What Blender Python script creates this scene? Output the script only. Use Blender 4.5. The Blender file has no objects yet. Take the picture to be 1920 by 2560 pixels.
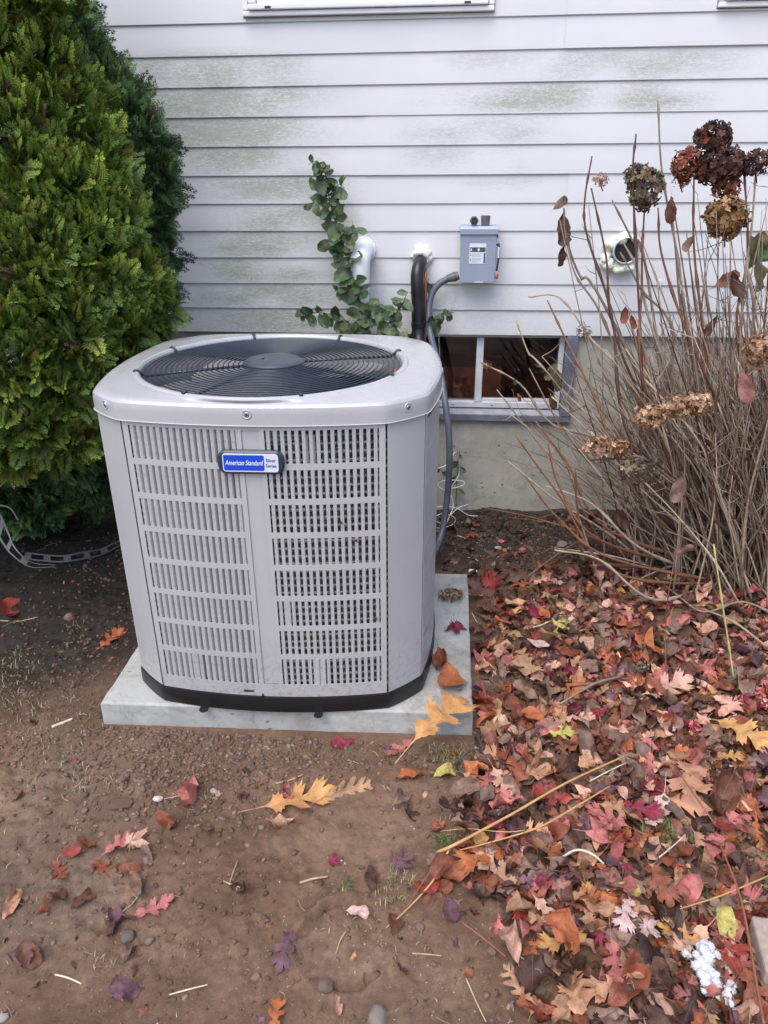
import bpy, bmesh, math, random
import numpy as np
from mathutils import Vector, Matrix, Euler

random.seed(7)
RNG = np.random.default_rng(7)
S = bpy.context.scene
COL = S.collection

# ------------------------------------------------------------------ camera
F_PX, PITCH, ROLL, YAW = 1850.0, 0.43299, -0.006858, -0.089029
CAM = np.array([0.0, -3.1495, 1.395])
_cy, _sy = math.cos(YAW), math.sin(YAW)
_F = np.array([_sy*math.cos(PITCH), _cy*math.cos(PITCH), -math.sin(PITCH)])
_R0 = np.array([_cy, -_sy, 0.0]); _U0 = np.cross(_R0, _F)
_R = _R0*math.cos(ROLL)+_U0*math.sin(ROLL); _U = -_R0*math.sin(ROLL)+_U0*math.cos(ROLL)
cam_d = bpy.data.cameras.new('camera'); cam = bpy.data.objects.new('camera', cam_d); COL.objects.link(cam)
cam_d.sensor_fit = 'VERTICAL'; cam_d.sensor_height = 36.0; cam_d.sensor_width = 27.0
cam_d.lens = F_PX/2560*36.0
cam_d.clip_start = 0.05; cam_d.clip_end = 500
M = Matrix(((_R[0], _U[0], -_F[0], CAM[0]), (_R[1], _U[1], -_F[1], CAM[1]), (_R[2], _U[2], -_F[2], CAM[2]), (0, 0, 0, 1)))
cam.matrix_world = M
S.camera = cam

# ------------------------------------------------------------------ light
SUN_EL, SUN_AZ = math.radians(62), math.radians(205)     # azimuth clockwise from +Y
world = bpy.data.worlds.new('World'); S.world = world; world.use_nodes = True
wn = world.node_tree; wn.nodes.clear()
sky = wn.nodes.new('ShaderNodeTexSky'); sky.sky_type = 'NISHITA'; sky.sun_disc = False
sky.sun_elevation = SUN_EL; sky.sun_rotation = SUN_AZ; sky.air_density = 1.0; sky.dust_density = 2.8; sky.ozone_density = 1.0
hs = wn.nodes.new('ShaderNodeHueSaturation'); hs.inputs['Saturation'].default_value = 1.0
bg = wn.nodes.new('ShaderNodeBackground'); bg.inputs['Strength'].default_value = 0.15
wo = wn.nodes.new('ShaderNodeOutputWorld')
wn.links.new(sky.outputs[0], hs.inputs['Color']); wn.links.new(hs.outputs[0], bg.inputs[0]); wn.links.new(bg.outputs[0], wo.inputs[0])
sun_d = bpy.data.lights.new('sun', 'SUN'); sun_d.energy = 1.0; sun_d.angle = math.radians(50); sun_d.color = (1.0, 0.99, 0.975)
sun = bpy.data.objects.new('sun', sun_d); COL.objects.link(sun)
sd = Vector((math.sin(SUN_AZ)*math.cos(SUN_EL), math.cos(SUN_AZ)*math.cos(SUN_EL), math.sin(SUN_EL)))
sun.rotation_euler = sd.to_track_quat('Z', 'Y').to_euler()
S.view_settings.view_transform = 'Standard'; S.view_settings.look = 'None'
S.view_settings.exposure = 0.98; S.view_settings.gamma = 1.0; S.view_settings.use_curve_mapping = False
S.render.engine = 'CYCLES'
S.cycles.max_bounces = 8; S.cycles.diffuse_bounces = 4; S.cycles.glossy_bounces = 4; S.cycles.transmission_bounces = 6

# ------------------------------------------------------------------ measured points of the place
def ray(px, py):
    return _F*F_PX+_R*(px-960)+_U*(1280-py)
def G(px, py, z=0.0):
    v = ray(px, py); t = (z-CAM[2])/v[2]; return CAM+v*t
def W(px, py, y=0.0):
    v = ray(px, py); t = (y-CAM[1])/v[1]; return CAM+v*t
def proj(P):
    d = np.asarray(P, float)-CAM; k = d@_F
    return 960+F_PX*(d@_R)/k, 1280-F_PX*(d@_U)/k
def ppm(P):
    return F_PX/((np.asarray(P, float)-CAM)@_F)      # pixels per metre there

# ------------------------------------------------------------------ numpy noise
_LAT = RNG.random((256, 256))
def vnoise(x, y, sc, off=0):
    x = np.asarray(x, float)*sc+off*17.3; y = np.asarray(y, float)*sc+off*9.1
    xi = np.floor(x).astype(int); yi = np.floor(y).astype(int); fx = x-xi; fy = y-yi
    fx = fx*fx*(3-2*fx); fy = fy*fy*(3-2*fy)
    g = lambda a, b: _LAT[a % 256, b % 256]
    return (g(xi, yi)*(1-fx)+g(xi+1, yi)*fx)*(1-fy)+(g(xi, yi+1)*(1-fx)+g(xi+1, yi+1)*fx)*fy
def sstep(a, b, x):
    t = np.clip((np.asarray(x, float)-a)/(b-a), 0, 1); return t*t*(3-2*t)

RING_C = G(862, 2365)
def ground_h(x, y):
    x = np.asarray(x, float); y = np.asarray(y, float)
    h = -0.045*sstep(-0.9, -0.1, y)+0.012*sstep(-1.6, -2.2, y)*0
    h = h+0.030*(vnoise(x, y, 2.3, 1)-.5)+0.018*(vnoise(x, y, 6.0, 2)-.5)+0.011*(vnoise(x, y, 15, 3)-.5)
    rough = 0.45+0.65*sstep(.35, .65, vnoise(x, y, 3.1, 5))
    h = h+rough*(0.012*(vnoise(x, y, 38, 6)-.5)+0.008*(vnoise(x, y, 80, 7)-.5)+0.004*(vnoise(x, y, 150, 8)-.5))
    r = np.hypot(x-RING_C[0], (y-RING_C[1])*1.0)
    ang = np.arctan2(y-RING_C[1], x-RING_C[0])
    h = h-0.017*np.exp(-((r-0.088)/0.007)**2)*sstep(.30, .62, vnoise(np.cos(ang)+3, np.sin(ang)+3, 2.1, 9))+0.006*np.exp(-((r-0.104)/0.010)**2)
    # flat where the pad lies, mounded a little along its front edge
    m = sstep(.72, .55, np.abs(x+.42))*sstep(.62, .48, np.abs(y+1.18))
    h = h*(1-m)-0.01*m
    h = h+0.016*np.exp(-((y+1.66)/.05)**2)*np.exp(-((x+.78)/.13)**2)
    return h
def gz(x, y): return float(ground_h(x, y))
def GG(px, py):
    P = G(px, py, 0.0); h = gz(P[0], P[1]); P = G(px, py, h); return np.array([P[0], P[1], gz(P[0], P[1])])

# ------------------------------------------------------------------ materials
def new_mat(name):
    m = bpy.data.materials.new(name); m.use_nodes = True
    nt = m.node_tree; b = nt.nodes['Principled BSDF']; return m, nt, b
def lin(r, g, b):
    f = lambda c: ((c/255+0.055)/1.055)**2.4 if c/255 > .04045 else c/255/12.92
    return (f(r), f(g), f(b), 1)
def node(nt, typ, **kw):
    n = nt.nodes.new(typ)
    for k, v in kw.items():
        if k.startswith('i_'):
            key = k[2:]; key = int(key) if key.isdigit() else key.replace('_', ' ')
            n.inputs[key].default_value = v
        else: setattr(n, k, v)
    return n
def noise(nt, scale, detail=4, rough=.55, coord='Object', stretch=None, dist=0.0):
    tc = node(nt, 'ShaderNodeTexCoord'); n = node(nt, 'ShaderNodeTexNoise')
    n.inputs['Scale'].default_value = scale; n.inputs['Detail'].default_value = detail; n.inputs['Roughness'].default_value = rough
    n.inputs['Distortion'].default_value = dist
    if stretch:
        mp = node(nt, 'ShaderNodeMapping'); mp.inputs['Scale'].default_value = stretch
        nt.links.new(tc.outputs[coord], mp.inputs[0]); nt.links.new(mp.outputs[0], n.inputs['Vector'])
    else: nt.links.new(tc.outputs[coord], n.inputs['Vector'])
    return n.outputs['Fac']
def ramp(nt, fac, stops):
    r = node(nt, 'ShaderNodeValToRGB'); e = r.color_ramp.elements
    while len(e) < len(stops): e.new(.5)
    for i, (p, c) in enumerate(stops):
        e[i].position = p; e[i].color = c if len(c) == 4 else (*c, 1)
    nt.links.new(fac, r.inputs[0]); return r.outputs[0]
def mixc(nt, fac, a, b, mode='MIX'):
    m = node(nt, 'ShaderNodeMix', data_type='RGBA', blend_type=mode)
    for idx, v in ((0, fac), (6, a), (7, b)):
        if hasattr(v, 'links') or hasattr(v, 'is_linked'): nt.links.new(v, m.inputs[idx])
        else: m.inputs[idx].default_value = v
    return m.outputs[2]
def mth(nt, op, a, b=None, clamp=False):
    m = node(nt, 'ShaderNodeMath', operation=op, use_clamp=clamp)
    for i, v in enumerate((a, b)):
        if v is None: continue
        if hasattr(v, 'is_linked'): nt.links.new(v, m.inputs[i])
        else: m.inputs[i].default_value = v
    return m.outputs[0]
def bump(nt, b, h, strength=.3, dist=.002, prev=None):
    bp = node(nt, 'ShaderNodeBump'); bp.inputs['Strength'].default_value = strength; bp.inputs['Distance'].default_value = dist
    nt.links.new(h, bp.inputs['Height'])
    if prev is not None: nt.links.new(prev, bp.inputs['Normal'])
    nt.links.new(bp.outputs[0], b.inputs['Normal']); return bp.outputs[0]
def simple(name, col, rough=.5, metal=0.0, vary=.12, scale=30, bmp=0.0, bscale=200, bdist=.001, spec=.5):
    m, nt, b = new_mat(name)
    n = noise(nt, scale, 5)
    c0 = tuple(max(0, x*(1-vary)) for x in col[:3]); c1 = tuple(x*(1+vary) for x in col[:3])
    nt.links.new(ramp(nt, n, [(.3, c0), (.7, c1)]), b.inputs['Base Color'])
    b.inputs['Roughness'].default_value = rough; b.inputs['Metallic'].default_value = metal
    b.inputs['Specular IOR Level'].default_value = spec
    if bmp: bump(nt, b, noise(nt, bscale, 3), bmp, bdist)
    return m
MAT = {}
def mk():
    # siding
    m, nt, b = new_mat('vinyl_siding')
    at = node(nt, 'ShaderNodeAttribute', attribute_name='stain')
    grain = noise(nt, 9, 6, .7, stretch=(1, 1, 9), dist=.4)
    fine = noise(nt, 38, 5, .75, stretch=(1, 1, 4.5), dist=1.5)
    blot = noise(nt, 4, 5, .7)
    fine = ramp(nt, fine, [(.40, (.05, .05, .05)), (.58, (1, 1, 1))])
    cov = mth(nt, 'MULTIPLY', at.outputs['Fac'], mth(nt, 'ADD', mth(nt, 'MULTIPLY', grain, .5), mth(nt, 'ADD', mth(nt, 'MULTIPLY', fine, .9), mth(nt, 'MULTIPLY', blot, .4))))
    fac = ramp(nt, cov, [(.16, (0, 0, 0)), (.95, (.80, .80, .80))])
    base = ramp(nt, noise(nt, 2.2, 4), [(.3, (.62, .625, .645)), (.7, (.68, .685, .70))])
    dirt = ramp(nt, blot, [(.3, (.25, .29, .21)), (.7, (.30, .31, .26))])
    nt.links.new(mixc(nt, fac, base, dirt), b.inputs['Base Color'])
    b.inputs['Roughness'].default_value = .42; b.inputs['Specular IOR Level'].default_value = .35
    p = bump(nt, b, noise(nt, 60, 5, .7, stretch=(1, 1, 12), dist=2.0), .35, .0012)
    bump(nt, b, noise(nt, 1.6, 2), .5, .006, p); MAT['siding'] = m
    # concrete
    def concrete(name, c0, c1, stain):
        m, nt, b = new_mat(name)
        n1 = noise(nt, 5, 6, .65, dist=.4); n2 = noise(nt, 60, 5, .6); n3 = noise(nt, 2.4, 5, .7)
        c = ramp(nt, n1, [(.25, c0), (.55, tuple((a+bb)/2 for a, bb in zip(c0, c1))), (.75, c1)])
        c = mixc(nt, ramp(nt, n3, [(.48, (0, 0, 0)), (.68, (.75, .75, .75))]), c, stain)
        c = mixc(nt, mth(nt, 'MULTIPLY', n2, .3), c, (*[x*.65 for x in c0], 1))
        n4 = noise(nt, 13, 8, .8, dist=1.2); c = mixc(nt, ramp(nt, n4, [(.50, (0, 0, 0)), (.62, (.38, .38, .38))]), c, (*[x*.60 for x in stain[:3]], 1))
        c = mixc(nt, ramp(nt, noise(nt, 7, 8, .75), [(.54, (0, 0, 0)), (.70, (.4, .4, .4))]), c, (*[min(.8, x*1.25) for x in c1], 1))
        vo = node(nt, 'ShaderNodeTexVoronoi'); vo.inputs['Scale'].default_value = 24
        tc = node(nt, 'ShaderNodeTexCoord'); nt.links.new(tc.outputs['Object'], vo.inputs['Vector'])
        pit = ramp(nt, vo.outputs['Distance'], [(.10, (0, 0, 0)), (.17, (1, 1, 1))])
        gate = ramp(nt, noise(nt, 11, 3), [(.47, (0, 0, 0)), (.54, (1, 1, 1))])
        pg = mth(nt, 'MULTIPLY', mth(nt, 'SUBTRACT', 1.0, pit), gate)
        c = mixc(nt, mth(nt, 'MULTIPLY', pg, .55), c, (*[x*.4 for x in c0], 1))
        nt.links.new(c, b.inputs['Base Color']); b.inputs['Roughness'].default_value = .85; b.inputs['Specular IOR Level'].default_value = .25
        p = bump(nt, b, mth(nt, 'SUBTRACT', 1.0, pg), .8, .004)
        bump(nt, b, noise(nt, 90, 6, .7), .4, .0015, p); return m
    MAT['foundation'] = concrete('foundation_concrete', (.36, .35, .31), (.50, .485, .435), (.29, .29, .225, 1))
    MAT['pad'] = concrete('pad_concrete', (.33, .335, .325), (.56, .56, .53), (.20, .17, .13, 1))
    # soil
    m, nt, b = new_mat('soil')
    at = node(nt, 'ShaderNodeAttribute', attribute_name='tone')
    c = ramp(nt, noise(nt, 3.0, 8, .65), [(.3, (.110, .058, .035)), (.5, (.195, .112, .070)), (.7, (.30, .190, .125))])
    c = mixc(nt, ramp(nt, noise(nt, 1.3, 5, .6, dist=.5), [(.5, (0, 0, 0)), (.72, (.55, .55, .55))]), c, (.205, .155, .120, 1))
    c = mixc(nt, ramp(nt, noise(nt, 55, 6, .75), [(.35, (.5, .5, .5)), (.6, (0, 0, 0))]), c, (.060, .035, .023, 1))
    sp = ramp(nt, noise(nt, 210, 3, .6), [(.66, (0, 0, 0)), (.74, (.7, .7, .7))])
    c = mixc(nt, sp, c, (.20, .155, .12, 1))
    c = mixc(nt, at.outputs['Fac'], c, (.020, .016, .013, 1))  # tone: dark mulch by the wall, painted shade below the evergreens
    nt.links.new(c, b.inputs['Base Color'])
    nt.links.new(ramp(nt, noise(nt, 4, 4), [(.35, (.5, .5, .5)), (.65, (.9, .9, .9))]), b.inputs['Roughness'])
    b.inputs['Specular IOR Level'].default_value = .35
    p = bump(nt, b, noise(nt, 55, 9, .75), .9, .006); bump(nt, b, noise(nt, 330, 5, .8), .9, .0022, p)
    MAT['soil'] = m
    # vertex-coloured organics
    def vcol(name, rough=.7, spec=.3, nb=120, nd=.0008, vary=.35, vs=60, trans=0.0):
        m, nt, b = new_mat(name)
        at = node(nt, 'ShaderNodeAttribute', attribute_name='Col')
        n = ramp(nt, noise(nt, vs, 5, .6), [(.3, (1-vary,)*3), (.7, (1+vary*.6,)*3)])
        c = mixc(nt, 1.0, at.outputs['Color'], n, 'MULTIPLY')
        nt.links.new(c, b.inputs['Base Color']); b.inputs['Roughness'].default_value = rough; b.inputs['Specular IOR Level'].default_value = spec
        bump(nt, b, noise(nt, nb, 4), .4, nd)
        if trans:
            tr = node(nt, 'ShaderNodeBsdfTranslucent'); nt.links.new(c, tr.inputs[0]); mx = node(nt, 'ShaderNodeMixShader'); mx.inputs[0].default_value = trans
            nt.links.new(b.outputs[0], mx.inputs[1]); nt.links.new(tr.outputs[0], mx.inputs[2]); nt.links.new(mx.outputs[0], nt.nodes['Material Output'].inputs[0])
        return m
    MAT['vcol'] = vcol('mixed_litter'); MAT['stone'] = vcol('stone', .8, .3, 90, .001, .3, 90)
    MAT['conifer'] = vcol('conifer_foliage', .55, .35, 200, .0003, .25, 14, .15)
    MAT['petal'] = vcol('dry_petals', .9, .08, 200, .0004, .4, 70, .2)
    MAT['bark'] = vcol('shrub_bark', .65, .3, 160, .0008, .3, 45)
    # leaves coloured by object colour
    def leaf(name, obj=True, rough=.5, vein=.35):
        kq = 1.0 if obj else 11.0
        m, nt, b = new_mat(name)
        if obj:
            oi = node(nt, 'ShaderNodeObjectInfo'); col = oi.outputs['Color']
        else:
            at = node(nt, 'ShaderNodeAttribute', attribute_name='Col'); col = at.outputs['Color']
        uv = node(nt, 'ShaderNodeUVMap'); sx = node(nt, 'ShaderNodeSeparateXYZ'); nt.links.new(uv.outputs[0], sx.inputs[0])
        v = mth(nt, 'ABSOLUTE', mth(nt, 'SUBTRACT', sx.outputs['Y'], .5))
        mid = mth(nt, 'SUBTRACT', 1.0, mth(nt, 'DIVIDE', v, .012), True)
        sv = mth(nt, 'ADD', mth(nt, 'MULTIPLY', sx.outputs['X'], 8.0), mth(nt, 'MULTIPLY', v, -7.0))
        fr = mth(nt, 'ABSOLUTE', mth(nt, 'SUBTRACT', mth(nt, 'FRACT', sv), .5))
        side = mth(nt, 'SUBTRACT', 1.0, mth(nt, 'DIVIDE', fr, .055), True)
        ve = mth(nt, 'MAXIMUM', mid, mth(nt, 'MULTIPLY', side, .55))
        n = noise(nt, 3.6*kq, 7, .7, dist=.6); n2 = noise(nt, 11*kq, 5, .65); n3 = noise(nt, 2.2*kq, 4, .6)
        col = mixc(nt, ramp(nt, n3, [(.48, (0, 0, 0)), (.66, (.62, .62, .62))]), col, mixc(nt, .55, col, (.13, .065, .04, 1)))
        c = mixc(nt, 1.0, col, ramp(nt, n, [(.3, (.42, .38, .37)), (.5, (.95, .93, .92)), (.7, (1.35, 1.3, 1.25))]), 'MULTIPLY')
        c = mixc(nt, ramp(nt, n2, [(.60, (0, 0, 0)), (.72, (.5, .5, .5))]), c, (.10, .05, .03, 1))
        c = mixc(nt, mth(nt, 'MULTIPLY', ve, vein), c, mixc(nt, .5, col, (.55, .42, .28, 1)))
        nt.links.new(c, b.inputs['Base Color']); b.inputs['Roughness'].default_value = rough; b.inputs['Specular IOR Level'].default_value = .35
        p = bump(nt, b, ve, .5, .0012); bump(nt, b, noise(nt, 7*kq, 6, .6), .8, .003 if obj else .003, p)
        tr = node(nt, 'ShaderNodeBsdfTranslucent'); nt.links.new(c, tr.inputs[0]); mx = node(nt, 'ShaderNodeMixShader'); mx.inputs[0].default_value = .18
        nt.links.new(b.outputs[0], mx.inputs[1]); nt.links.new(tr.outputs[0], mx.inputs[2]); nt.links.new(mx.outputs[0], nt.nodes['Material Output'].inputs[0])
        return m
    MAT['leaf'] = leaf('fallen_leaf'); MAT['leafstuff'] = leaf('leaf_litter', False); MAT['green'] = leaf('green_leaf', True, .38, .3)
    # painted metal of the unit: fine orange-peel sheen, faint dust
    m, nt, b = new_mat('grey_enamel')
    c = ramp(nt, noise(nt, 3, 5, .6), [(.3, (.412, .412, .422)), (.7, (.452, .452, .460))])
    c = mixc(nt, ramp(nt, noise(nt, 14, 6, .7), [(.55, (0, 0, 0)), (.9, (.14, .14, .14))]), c, (.30, .285, .27, 1))
    tcz = node(nt, 'ShaderNodeTexCoord'); spz = node(nt, 'ShaderNodeSeparateXYZ'); nt.links.new(tcz.outputs['Object'], spz.inputs[0])
    spl = mth(nt, 'SUBTRACT', 1.0, mth(nt, 'MULTIPLY', spz.outputs['Z'], 3.6), True); spl = mth(nt, 'MULTIPLY', spl, ramp(nt, noise(nt, 75, 5, .75), [(.50, (0, 0, 0)), (.62, (1, 1, 1))]))
    c = mixc(nt, mth(nt, 'MULTIPLY', spl, .55), c, (.21, .15, .11, 1))
    c = mixc(nt, ramp(nt, noise(nt, 9, 6, .7, stretch=(3, 3, .5)), [(.55, (0, 0, 0)), (.75, (.22, .22, .22))]), c, (.52, .52, .54, 1))
    nt.links.new(c, b.inputs['Base Color']); b.inputs['Metallic'].default_value = .1
    nt.links.new(ramp(nt, noise(nt, 7, 4), [(.3, (.30, .30, .30)), (.7, (.48, .48, .48))]), b.inputs['Roughness'])
    p = bump(nt, b, noise(nt, 3.5, 1), .25, .004); bump(nt, b, noise(nt, 420, 2), .10, .0004, p); MAT['enamel'] = m
    m, nt, b = new_mat('glossy_top_enamel')
    c = ramp(nt, noise(nt, 3, 5, .6), [(.3, (.42, .42, .435)), (.7, (.46, .46, .47))])
    c = mixc(nt, ramp(nt, noise(nt, 22, 6, .7), [(.62, (0, 0, 0)), (.8, (.3, .3, .3))]), c, (.30, .28, .26, 1))
    nt.links.new(c, b.inputs['Base Color']); b.inputs['Metallic'].default_value = .1
    nt.links.new(ramp(nt, noise(nt, 9, 4), [(.3, (.20, .20, .20)), (.7, (.36, .36, .36))]), b.inputs['Roughness'])
    b.inputs['Coat Weight'].default_value = .15; b.inputs['Coat Roughness'].default_value = .08
    bump(nt, b, noise(nt, 5.5, 1, stretch=(1, 2.2, 1)), .30, .005); MAT['top'] = m
    MAT['base'] = simple('black_base_plastic', (.010, .010, .011), .45, 0, .2, 12, .2, 150)
    MAT['wire'] = simple('dark_coated_wire', (.035, .045, .062), .32, .2, .2, 20)
    MAT['cap'] = simple('motor_cap_plastic', (.055, .068, .088), .42, 0, .12, 25, .2, 300, .0005)
    MAT['blade'] = simple('fan_blade', (.30, .285, .295), .5, .1, .15, 8)
    MAT['inside'] = simple('dark_inside', (.012, .012, .013), .7, 0, .3, 10)
    MAT['coil'] = simple('aluminium_coil', (.50, .51, .53), .35, .7, .45, 140, .9, 500, .002)
    MAT['fin'] = simple('coil_fin', (.085, .088, .093), .6, .3, .7, 260, 1.0, 420, .003)
    MAT['screw'] = simple('zinc_screw', (.42, .42, .43), .35, .9, .2, 90)
    MAT['white'] = simple('white_vinyl', (.78, .78, .80), .35, 0, .04, 12, .1, 90)
    MAT['pvc'] = simple('white_pvc', (.76, .77, .79), .25, 0, .04, 14)
    MAT['foam'] = simple('spray_foam', (.72, .74, .62), .7, 0, .12, 40, .5, 90, .002)
    MAT['steel'] = simple('grey_window_steel', (.135, .145, .19), .55, 0, .3, 18, .4, 70, .0015)
    MAT['sill'] = simple('grey_window_sill', (.27, .28, .32), .6, 0, .3, 16, .5, 60, .0015)
    MAT['boxgrey'] = simple('blue_grey_enamel', (.285, .325, .42), .42, .1, .05, 8, .12, 400, .0004)
    MAT['fitting'] = simple('grey_fitting', (.11, .115, .12), .5, 0, .15, 40, .2, 120)
    MAT['conduit'] = simple('grey_conduit', (.085, .098, .125), .35, 0, .15, 20, .1, 120)
    MAT['insul'] = simple('black_insulation', (.014, .014, .018), .38, 0, .3, 14, .5, 26, .004)
    MAT['copper'] = simple('copper_tube', (.42, .16, .075), .4, .8, .25, 30)
    MAT['wirewhite'] = simple('white_cable', (.72, .70, .66), .5, 0, .06, 30)
    MAT['straw'] = simple('dry_straw', (.42, .31, .19), .65, 0, .25, 50, .4, 200)
    MAT['strawpale'] = simple('pale_straw', (.58, .50, .38), .65, 0, .2, 50, .4, 200)
    MAT['goldstalk'] = simple('golden_stalk', (.47, .27, .10), .55, 0, .2, 30, .3, 200)
    MAT['redstalk'] = simple('reddish_stalk', (.25, .085, .045), .55, 0, .25, 30, .3, 200)
    MAT['blue'] = simple('badge_blue', (.008, .06, .52), .3, 0, .03, 5)
    MAT['badge'] = simple('badge_dark', (.022, .033, .055), .35, 0, .05, 20)
    MAT['badgewhite'] = simple('badge_white', (.62, .64, .74), .35, 0, .02, 5)
    MAT['ink'] = simple('dark_ink', (.02, .022, .03), .5, 0, .1, 20)
    MAT['inkblue'] = simple('badge_ink', (.07, .08, .25), .5, 0, .1, 20)
    MAT['paper'] = simple('label_paper', (.66, .70, .76), .5, 0, .04, 30)
    MAT['orange'] = simple('orange_handle', (.42, .17, .11), .5, 0, .2, 30)
    MAT['cotton'] = simple('white_fibre', (.60, .60, .61), 1.0, 0, .10, 60, .8, 300, .003)
    MAT['lath'] = simple('weathered_strip', (.13, .135, .135), .5, .3, .3, 25, .4, 90)
    MAT['room'] = simple('basement_wall', (.55, .50, .46), .9, 0, .3, 3)
    MAT['reflection_red'] = simple('rust_reflection', (.60, .17, .08), .8, 0, .4, 6)
    m, nt, b = new_mat('window_glass'); b.inputs['Base Color'].default_value = (.85, .87, .88, 1); b.inputs['Roughness'].default_value = .02
    b.inputs['Transmission Weight'].default_value = 1.0; b.inputs['IOR'].default_value = 1.45; MAT['glass'] = m
mk()

# ------------------------------------------------------------------ mesh helpers
class MB:
    """collects verts/faces for ONE mesh object"""
    def __init__(s): s.v = []; s.f = []; s.c = []; s.n = 0; s.col = None; s.uv = []
    def add(s, v, f, col=None):
        v = np.asarray(v, float).reshape(-1, 3); s.v.append(v)
        s.f += [tuple(int(i)+s.n for i in q) for q in f]; s.n += len(v)
        c = col if col is not None else (s.col or (1, 1, 1))
        c = np.asarray(c, float); s.c.append(np.tile(c, (len(v), 1)) if c.ndim == 1 else c)
        return s
    def box(s, x0, x1, y0, y1, z0, z1, col=None):
        v = [(x, y, z) for x in (x0, x1) for y in (y0, y1) for z in (z0, z1)]
        f = [(0, 1, 3, 2), (4, 6, 7, 5), (0, 4, 5, 1), (2, 3, 7, 6), (0, 2, 6, 4), (1, 5, 7, 3)]
        return s.add(v, f, col)
    def tube(s, pts, rad, sides=8, col=None, cap=True, smooth=0):
        pts = np.asarray(pts, float)
        rad = np.full(len(pts), rad, float) if np.isscalar(rad) else np.asarray(rad, float)
        if smooth: pts, rad = resample(pts, rad, smooth)
        n = len(pts); T = np.gradient(pts, axis=0); T /= np.linalg.norm(T, axis=1)[:, None]+1e-12
        up = np.array([0, 0, 1.]) if abs(T[0][2]) < .9 else np.array([1., 0, 0])
        V = []; a = np.cross(T[0], up); a /= np.linalg.norm(a)
        for i in range(n):
            a = a-T[i]*(a@T[i]); a /= np.linalg.norm(a)+1e-12; b = np.cross(T[i], a)
            for k in range(sides):
                t = 2*math.pi*k/sides; V.append(pts[i]+rad[i]*(math.cos(t)*a+math.sin(t)*b))
        Fc = [(i*sides+k, i*sides+(k+1) % sides, (i+1)*sides+(k+1) % sides, (i+1)*sides+k) for i in range(n-1) for k in range(sides)]
        if cap: Fc += [tuple(range(sides))[::-1], tuple((n-1)*sides+k for k in range(sides))]
        return s.add(V, Fc, col)
    def lathe(s, prof, seg=48, c=(0, 0, 0), axis='Z', col=None, close=False):
        V = []
        for r, z in prof:
            for k in range(seg):
                t = 2*math.pi*k/seg
                if axis == 'Z': V.append((c[0]+r*math.cos(t), c[1]+r*math.sin(t), c[2]+z))
                else: V.append((c[0]+r*math.cos(t), c[1]+z, c[2]+r*math.sin(t)))
        n = len(prof); Fc = [(i*seg+k, i*seg+(k+1) % seg, (i+1)*seg+(k+1) % seg, (i+1)*seg+k) for i in range(n-1) for k in range(seg)]
        if close: Fc += [((n-1)*seg+k, (n-1)*seg+(k+1) % seg, (k+1) % seg, k) for k in range(seg)]
        return s.add(V, Fc, col)
    def build(s, name, mat, parent=None, smooth=False, color_attr=False, bevel=0, xf=None, auto=None):
        V = np.concatenate(s.v)
        if xf is not None:
            A = np.array(xf); V = V@A[:3, :3].T+A[:3, 3]
        me = bpy.data.meshes.new(name); me.from_pydata(V.tolist(), [], s.f); me.update()
        if bevel:
            bm = bmesh.new(); bm.from_mesh(me); bmesh.ops.bevel(bm, geom=[e for e in bm.edges if len(e.link_faces) == 2 and e.calc_face_angle(0) > .5], offset=bevel, segments=2, affect='EDGES', profile=.5, clamp_overlap=True)
            bmesh.ops.recalc_face_normals(bm, faces=bm.faces); bm.to_mesh(me); bm.free()
        elif not color_attr:
            bm = bmesh.new(); bm.from_mesh(me); bmesh.ops.recalc_face_normals(bm, faces=bm.faces); bm.to_mesh(me); bm.free()
        if color_attr:
            ca = me.color_attributes.new('Col', 'FLOAT_COLOR', 'POINT'); C = np.concatenate(s.c); C4 = np.ones((len(C), 4)); C4[:, :3] = C[:, :3]
            ca.data.foreach_set('color', C4.ravel())
        me.materials.append(mat)
        if smooth or auto:
            me.polygons.foreach_set('use_smooth', [True]*len(me.polygons))
        if auto: me.set_sharp_from_angle(angle=auto)
        return link(name, me, parent)
def resample(pts, rad, k):
    n = len(pts); P = []; Rr = []
    pp = np.vstack([2*pts[0]-pts[1], pts, 2*pts[-1]-pts[-2]])
    for i in range(n-1):
        p0, p1, p2, p3 = pp[i:i+4]
        for j in range(k):
            t = j/k; P.append(.5*((2*p1)+(-p0+p2)*t+(2*p0-5*p1+4*p2-p3)*t*t+(-p0+3*p1-3*p2+p3)*t**3)); Rr.append(rad[i]*(1-t)+rad[i+1]*t)
    P.append(pts[-1]); Rr.append(rad[-1]); return np.array(P), np.array(Rr)
def link(name, me, parent=None):
    o = bpy.data.objects.new(name, me); COL.objects.link(o)
    if parent: o.parent = parent
    return o
def tag(o, label, cat, group=None, kind=None):
    if label: o['label'] = label
    if cat: o['category'] = cat
    if group: o['group'] = group
    if kind: o['kind'] = kind
    return o
def thing(name, label, cat, loc=(0, 0, 0), group=None, rotz=0):
    o = bpy.data.objects.new(name, None); COL.objects.link(o); o.empty_display_size = .1
    o.location = loc; o.rotation_euler = (0, 0, rotz); return tag(o, label, cat, group)
def at_origin(mb_obj, parent):   # part built in world coordinates under a parent that stands elsewhere
    mb_obj.parent = parent; mb_obj.matrix_parent_inverse = Matrix.Translation(parent.location).inverted(); return mb_obj
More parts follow.
